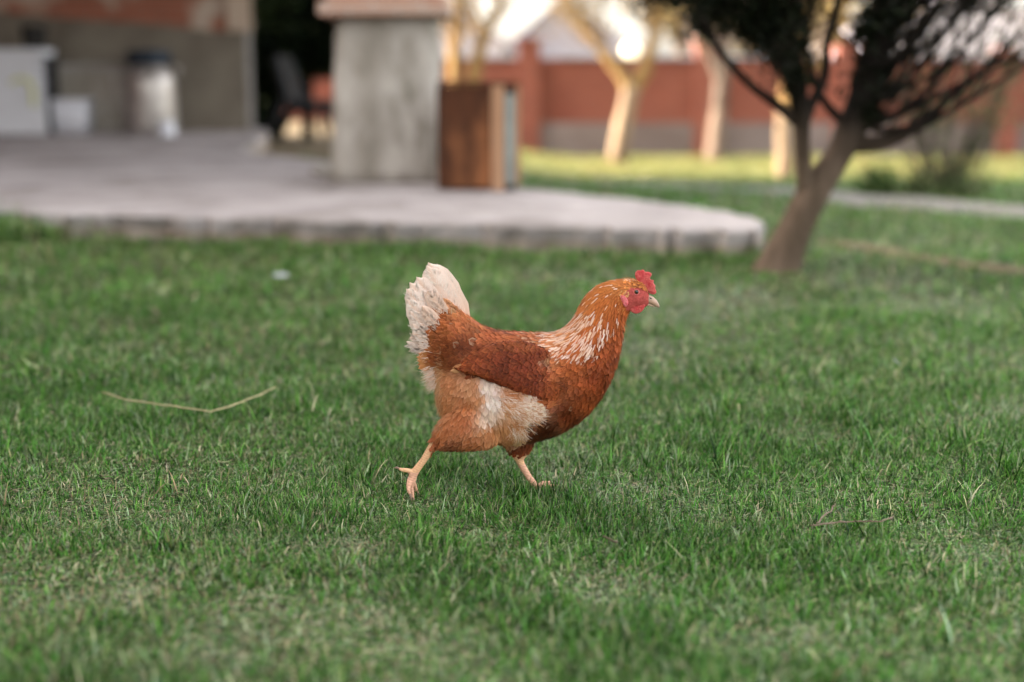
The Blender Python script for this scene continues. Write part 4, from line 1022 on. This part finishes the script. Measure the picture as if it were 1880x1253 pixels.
for _ in range(1100):
    k_ = random.random(); u = 925+58*k_+random.gauss(0, 6); v = 732+random.gauss(8, 8)+22*k_
    if random.random() < .3: u = random.gauss(950, 8); v = random.gauss(800, 10)
    q = H(u, v, -68); loc, nn, _, _ = bvh.find_nearest(q); ang = R(random.gauss(20 if v < 785 else 70, 26)); d = flow3((math.cos(ang), math.sin(ang)), nn)
    cc = (WHITE*1.1).lerp(CREAM, random.random()**2) if random.random() < .55 else Vector(lin((200, 135, 86)))
    for sg in (1, -1):
        pq = loc if sg == 1 else Vector((loc.x, 2*HEN_Y-loc.y, loc.z)); n_ = nn if sg == 1 else Vector((nn.x, -nn.y, nn.z)); d_ = d if sg == 1 else Vector((d.x, -d.y, d.z))
        fluff.strand(pq+n_*.002, d_+n_*.25, n_, random.uniform(12, 26)*S, .0008, cc*.95, cc, -n_*.3)
fluff.build('thigh_fluff', hen)

# wings --------------------------------------------------------------------------
WG = [((836, 672), (834, 676), 2, -50), ((850, 660), (846, 682), 6, -54), ((872, 645), (868, 688), 10, -60), ((900, 633), (905, 702), 13, -63), ((930, 627), (945, 718), 14, -64), ((965, 628), (982, 732), 14, -62),
      ((1000, 640), (1012, 735), 12, -58), ((1025, 655), (1034, 722), 9, -53), ((1042, 672), (1046, 704), 4, -48)]
def wing(sgn):
    mb = MB(); rs = [hring(t, b, hd, d0, dt=14) for t, b, hd, d0 in resample(WG)]
    if sgn > 0: rs = [[Vector((q.x, 2*HEN_Y-q.y, q.z)) for q in r] for r in rs]; rs = [list(reversed(r)) for r in rs]
    mb.rings(rs)
    root = pyd('wing', mb.V, mb.F, M['henbody'], None, True, np.tile(lin((110, 52, 30)), (len(mb.V), 1)))
    me = root.data; V_ = [v.co.copy() for v in me.vertices]; b_ = BVHTree.FromPolygons(V_, [tuple(p.vertices) for p in me.polygons])
    me.transform(Matrix.Translation(-hen_loc)); root.parent = hen
    # sample wing surface on its outer side
    me.calc_loop_triangles(); pts_ = []
    T = [[V_[i] for i in t.vertices] for t in me.loop_triangles]; ars = [((t[1]-t[0]).cross(t[2]-t[0])).length/2 for t in T]
    ch = random.choices(range(len(T)), ars, k=5200); grid = []
    cov = Plume(); cnt = 0
    seen = {}
    for i in ch:
        a, b, c = T[i]; r1 = math.sqrt(random.random()); r2 = random.random(); p = a*(1-r1)+b*(r1*(1-r2))+c*(r1*r2); nn = (b-a).cross(c-a)
        if nn.length < 1e-12: continue
        nn.normalize(); 
        if (p-Vector((p.x, HEN_Y, p.z))).dot(nn) < 0: nn = -nn if sgn*nn.y < 0 and abs(nn.y) > .3 else nn
        if nn.y*sgn < -.25: continue
        key = (int(p.x/.0052), int(p.y/.0052), int(p.z/.0052))
        if key in seen: continue
        seen[key] = 1
        u, v = proj_near(p)
        f = min(1, max(0, (u-840)/190))
        ang = 172-8*(1-f) if v < 690 else 160; d = flow3((math.cos(R(ang)), math.sin(R(ang))), nn); d = (d+Vector((random.gauss(0, .1), 0, random.gauss(0, .1)))).normalized()
        base = Vector(lin((122, 58, 34))).lerp(Vector(lin((150, 78, 42))), max(0, 1-f*2.2))
        if u > 995: base = base.lerp(Vector(lin((158, 84, 46))), min(1, (u-995)/35)*random.uniform(.5, 1))
        if math.hypot(u-1018, (v-668)*1.5) < 16: base = base.lerp(CREAM, random.uniform(.0, .28))
        if v < 645: base = base.lerp(Vector(lin((150, 84, 52))), .6)
        base = base*.80
        cov.feather(p, d, nn, random.uniform(14, 20)*S, random.uniform(11, 15)*S, vary(base, .12)*.38, vary(base, .2)*(1+.5*mnoise.noise(p*60)), vary(Vector((base[0]*1.8, base[1]*1.9, base[2]*2)), .25), None, lift=random.uniform(.0014, .0042), bvh_=b_, rows=5, ragged=.12)
        for _ in range(random.random() < .6):
            cc = vary(base, .25)*(1+.4*mnoise.noise(p*60)); cov.strand(p+nn*.002+Vector((random.gauss(0, .002), 0, random.gauss(0, .002))), d+Vector((random.gauss(0, .3), 0, random.gauss(0, .3)))+nn*.12, nn, random.uniform(7, 14)*S, .0007, cc, cc*1.4, -nn*.3)
    cov.build('wing_coverts', root) if False else None
    o = np_mesh('wing_coverts', np.array([tuple(v-hen_loc) for v in cov.V]), np.array(cov.Q), [], np.clip(np.array(cov.C), 0, .95), M['feather']); o.parent = root
    # flight feather tips showing under the coverts
    fl = Plume(); nrm = Vector((0, sgn, 0))
    for i_ in range(34):
        g_ = i_/33; bx_ = 1030-150*g_+random.gauss(0, 4); by_ = 716-30*g_+random.gauss(0, 3); an = R(random.gauss(160+14*g_, 7)); L_ = random.uniform(20, 34)
        dd = -57-3*math.sin(g_*3); q0 = H(bx_, by_, dd-4); q1 = H(bx_+L_*math.cos(an), by_+L_*math.sin(an), dd-1)
        if sgn > 0: q0 = Vector((q0.x, 2*HEN_Y-q0.y, q0.z)); q1 = Vector((q1.x, 2*HEN_Y-q1.y, q1.z))
        c = Vector(lin(random.choice(((118, 58, 32), (132, 68, 36), (100, 48, 28), (165, 98, 58))))); fl.feather(q0, q1-q0, nrm, (q1-q0).length, random.uniform(9, 14)*S, c*.6, c*random.uniform(.8, 1.2), c*1.7, None, lift=.002, rows=6, cup=.14, ragged=.2)
    mir = lambda q: q if sgn < 0 else Vector((q.x, 2*HEN_Y-q.y, q.z))
    for (bx_, by_, tx, ty, wd, dd, cc) in ((900, 672, 826, 682, 9, -58, (205, 150, 105)), (905, 668, 830, 676, 9, -60, (190, 128, 84)), (950, 700, 868, 681, 13, -58, (232, 202, 160)), (962, 706, 880, 686, 13, -60, (222, 186, 140)),
                                           (975, 716, 902, 692, 13, -61, (212, 168, 120)), (985, 725, 925, 703, 11, -62, (236, 214, 186)), (1000, 735, 942, 716, 10, -61, (190, 128, 78)), (1010, 735, 958, 722, 10, -58, (160, 92, 50))):
        P0 = mir(H(bx_, by_, dd)); P1 = mir(H(tx, ty, dd+5)); c = Vector(lin(cc))
        fl.feather(P0, P1-P0, nrm, (P1-P0).length, wd*S*1.5, c*.8, c, c*.72, c*.9, lift=.001, rows=8, tipr=.6, cup=.1, cols_=5)
    o = np_mesh('flight_feathers', np.array([tuple(v-hen_loc) for v in fl.V]), np.array(fl.Q), [], np.clip(np.array(fl.C), 0, .95), M['feather']); o.parent = root
    return root
wing(-1); wing(1)

# tail -----------------------------------------------------------------------------
tl = Plume()
TAN = Vector(lin((214, 160, 118)))
def rect(bx_, by_, tx, ty, hw, d0, sw=0, wc=WHITE):
    P0 = H(bx_, by_, d0); P1 = H(tx, ty, d0); nrm = Vector((0, -1, 0))
    tl.feather(P0, P1-P0, nrm, (P1-P0).length, hw*2*S, TAN*.8, wc, wc.lerp(TAN, .42), wc.lerp(TAN, .55), lift=.0, rows=14, tipr=.55, cup=.07, cols_=7, base_lift=0, sway=sw, ragged=.05)
    for _ in range(150):
        t_ = random.uniform(.3, .93); sd_ = random.choice((-1, 1)); ax = (P1-P0); pn = Vector((-ax.z, 0, ax.x)).normalized(); k2 = random.uniform(0, .55)
        q = P0+ax*t_+pn*sd_*hw*S*k2*(1 if t_ < .75 else .5)+nrm*.0012; c = wc.lerp(TAN, random.choice((0, 0, .12, .3)))*random.uniform(1.0, 1.15)
        tl.strand(q, ax.normalized()+pn*sd_*.7, nrm, random.uniform(5, 10)*S, .0008, c, c, Vector((0, 0, 0)))
    for _ in range(26):
        t_ = random.uniform(.5, .84); sd_ = random.choice((-1, 1)); ax = (P1-P0); pn = Vector((-ax.z, 0, ax.x)).normalized()
        e_ = hw*S*(1 if t_ < .8 else math.sqrt(max(.02, 1-((t_-.8)/.2)**2))); q = P0+ax*t_+pn*sd_*e_*.72; tl.strand(q, ax.normalized()+pn*sd_*random.uniform(.2, .8), nrm, random.uniform(3, 8)*S, .0007, wc*.97, wc, Vector((0, 0, -.1)))
for i, (tx, ty, hw, sw) in enumerate(((789, 480, 33, .02), (786, 486, 30, .02), (764, 508, 31, .0), (752, 519, 30, .0), (745, 530, 28, 0), (746, 550, 27, 0), (751, 572, 25, .0), (756, 595, 22, 0), (764, 616, 18, 0))):
    for sgn, jit in ((-1, 0), (1, 4)):
        rect(856-i*3, 628+i*4, tx+jit*sgn*.6, ty+(jit if sgn > 0 else 0), hw*(1 if sgn < 0 else .92), sgn*(1.5+i*2.2), sw, WHITE*(1.06 if i % 2 else .98))
for (bx_, by_, tx, ty, hw, d0) in ((815, 655, 744, 631, 5, -14), (815, 650, 752, 640, 5, -10), (810, 640, 752, 618, 8, -16), (825, 620, 770, 566, 13, -22), (825, 600, 790, 530, 15, -17), (812, 632, 768, 600, 10, -20)):
    rect(bx_, by_, tx, ty, hw, d0, random.uniform(-.1, .1), WHITE.lerp(TAN, random.uniform(.0, .3)))
    rect(bx_, by_, tx+4, ty+3, hw, -d0, 0, WHITE.lerp(TAN, .2))
for _ in range(1400):                                   # wispy rear edge
    f = random.random(); u = 775+22*f+random.gauss(0, 5); v = 600+105*f+random.gauss(0, 6); d0 = random.uniform(-22, 22)
    p = H(u+8, v, d0); ang = R(random.gauss(178-18*f, 22)); d = Vector((math.cos(ang), random.gauss(0, .2), -math.sin(ang)))
    c = WHITE.lerp(TAN, random.random()*.8); tl.strand(p, d, Vector((0, -1, 0)), random.uniform(12, 28)*S, .0008, c, c, Vector((0, 0, random.uniform(-.4, .1))))
tl.build('tail', hen)

# tail coverts: rust cushions over the white quills ---------------------------------
cv = Plume()
for _ in range(520):
    f = random.random(); g = random.random()
    u = 792+78*f+random.gauss(0, 3); vtop = 548+(u-810)*.75 if u > 810 else 575-(u-792)*1.2; v = vtop+10+g*(660-vtop); d0 = -(8+34*math.sin(min(1, (v-vtop)/90)*1.57))*(.45+.65*f)
    c, dv, LW = field(u, v)
    for sgn in (1, -1):
        p = H(u, v, d0) if sgn == 1 else Vector((H(u, v, d0).x, 2*HEN_Y-H(u, v, d0).y, H(u, v, d0).z)); nn = Vector((-.25, -sgn, .1)).normalized()
        d = flow3(dv, nn); d = (d+Vector((random.gauss(0, .18), 0, random.gauss(0, .18)))).normalized(); cc = vary(c, .16)
        if u < 815 and v < 590 and random.random() < .5: cc = cc.lerp(CREAM, .6)
        cc = cc*(1+.45*mnoise.noise(p*45)); cv.feather(p, d, nn, random.uniform(20, 32)*S, random.uniform(13, 20)*S, cc*.42, cc*.95, Vector((c[0]*1.5, c[1]*1.6, c[2]*1.7)), None, lift=.005, rows=5, cup=.16, ragged=.08)
cv.build('tail_coverts', hen)

# head furniture --------------------------------------------------------------------
def Z5(x, y, d=0): return H(1000+x/5.446, 470+y/5.446, d)
def slab(poly, th, name, m, d=0, parent=hen, bump=.0, inset=.72, cd=None):
    """outline (zoom pixels) -> rounded solid of half-thickness th (m)"""
    P = [Z5(x, y, d) for x, y in poly]; c = sum(P, ZERO)/len(P)
    Ps = []
    for i in range(len(P)):
        a, b, c_, d_ = P[i-1], P[i], P[(i+1) % len(P)], P[(i+2) % len(P)]
        for s in range(3):
            t = s/3; Ps.append(.5*((2*b)+(c_-a)*t+(2*a-5*b+4*c_-d_)*t*t+(3*b-a-3*c_+d_)*t**3))
    rs = []
    for sc, yy in ((.25, -1), (.55, -.92), (.8, -.72), (.94, -.4), (1, 0), (.94, .4), (.8, .72), (.55, .92), (.25, 1)):
        rs.append([c+(q-c)*sc+Vector((0, yy*th, 0))+Vector((0, th*.35*mnoise.noise(q*220), 0)) for q in Ps])
    mb = MB(); mb.rings(rs); return mb.build(name, m, parent, True)
slab([(915, 235), (903, 180), (925, 148), (958, 146), (985, 138), (1008, 160), (1040, 160), (1072, 184), (1052, 212), (1062, 240), (1092, 245), (1088, 270), (1108, 300), (1104, 325), (1118, 362), (1092, 388), (1045, 372), (1010, 330), (960, 285)], .0028, 'comb', M['comb'], -1)
for sgn in (-1, 1):
    slab([(848, 490), (905, 482), (965, 480), (1000, 478), (1002, 510), (975, 552), (930, 577), (885, 572), (852, 545), (838, 512)], .0025, 'wattle', M['comb'], 9*sgn)
    slab([(752, 410), (775, 388), (805, 405), (832, 445), (832, 490), (806, 512), (778, 480)], .0022, 'earlobe', M['combpale'], 20*sgn)
# beak
def bk(rs, name):
    mb = MB(); out = []
    for (x0_, y0_, x1_, y1_, hd) in rs:
        a = Z5(x0_, y0_); b = Z5(x1_, y1_); c = (a+b)/2; v = (a-b)/2
        out.append([c+v*math.cos(t)+Vector((0, hd*S, 0))*math.sin(t) for t in [2*math.pi*j/16 for j in range(16)]])
    mb.rings(out); return mb.build(name, M['beak'], hen, True)
bk([(1000, 385, 985, 462, 8), (1040, 390, 1020, 470, 7), (1085, 412, 1060, 484, 5.6), (1120, 445, 1098, 500, 4), (1142, 480, 1122, 515, 2.4), (1150, 505, 1138, 522, 1)], 'upper_beak')
bk([(980, 468, 975, 492, 6), (1020, 474, 1015, 494, 4.6), (1060, 488, 1055, 504, 3.2), (1098, 503, 1095, 513, 1.5)], 'lower_beak')
mb = MB()
for sgn in (-1, 1):
    c = Z5(1058, 424, 6*sgn); mb.tube([c-Vector((.0024, 0, -.0008)), c, c+Vector((.0026, 0, -.0012))], [.0003, .0011, .0003], 8)
mb.build('nostril', M['pupil'], hen, True)
# eyes
for sgn in (-1, 1):
    c = Z5(916, 362, 15*sgn)
    loc, nn, _, _ = bvh.find_nearest(c); c = loc-nn*.0016
    def ball(name, c, r, m, parent):
        bm = bmesh.new(); bmesh.ops.create_uvsphere(bm, u_segments=20, v_segments=14, radius=r); me = bpy.data.meshes.new(name); bm.to_mesh(me); bm.free(); me.transform(Matrix.Translation(c)); return link(name, me, m, parent, True)
    e = ball('eye', c, .0044, M['iris'], hen)
    e2 = ball('pupil', c+nn*.0016, .0034, M['pupil'], None); e2.data.transform(Matrix.Translation(-hen_loc)); e2.parent = e
    # lid ring
    u_ = nn.orthogonal().normalized(); v_ = nn.cross(u_)
    mb = MB(); mb.tube([c+nn*.0012+(u_*math.cos(a)+v_*math.sin(a))*.0044 for a in np.linspace(0, 2*math.pi, 25)], .0009, 6, False)
    l = mb.build('eyelid', M['combpale'], hen, True)
# ear tuft and small bristle feathers round the face
ft = Plume()
for p, nn in sample(60000, .0026):
    u, v = proj_near(p)
    if u < 1137 or v > 575 or v < 505: continue
    tuft = math.hypot(u-1149, v-538) < 8
    if isin(u, v, FACE) and not tuft: 
        continue
    if u > 1196: continue
    if v > 545 and u > 1158: continue
    if u > 1191: continue
    c = Vector(lin((212, 160, 110))) if tuft else Vector(lin((190, 118, 66))) if u < 1165 else Vector(lin((120, 66, 36)))
    if 1150 < u < 1175 and v < 518: c = CREAM.lerp(WHITE, .3)
    ang = R(random.gauss(172 if v < 530 else 120, 14)); d = flow3((math.cos(ang), math.sin(ang)), nn)
    ft.feather(p, d, nn, 8*S, 3.2*S, vary(c, .12)*.85, vary(c, .12), None, None, lift=.0018, bvh_=bvh, rows=3)
ft.build('head_feathers', hen)
# claws
for T_ in toes_n:
    a = H(*T_[-1]); b = H(*T_[-2]); d = (a-b).normalized(); 
    MB().tube([a-d*.002, a+d*.003, a+d*.008+Vector((0, 0, -.003))], [.0021, .0018, .0004], 8).build('claw', M['claw'], hen, True)
for T_ in toes_f:
    a = T_[-1]; d = (a-T_[-2]).normalized(); MB().tube([a-d*.002, a+d*.003, a+d*.008+Vector((0, 0, -.001))], [.002, .0016, .0004], 8).build('claw', M['claw'], hen, True)
print('done')
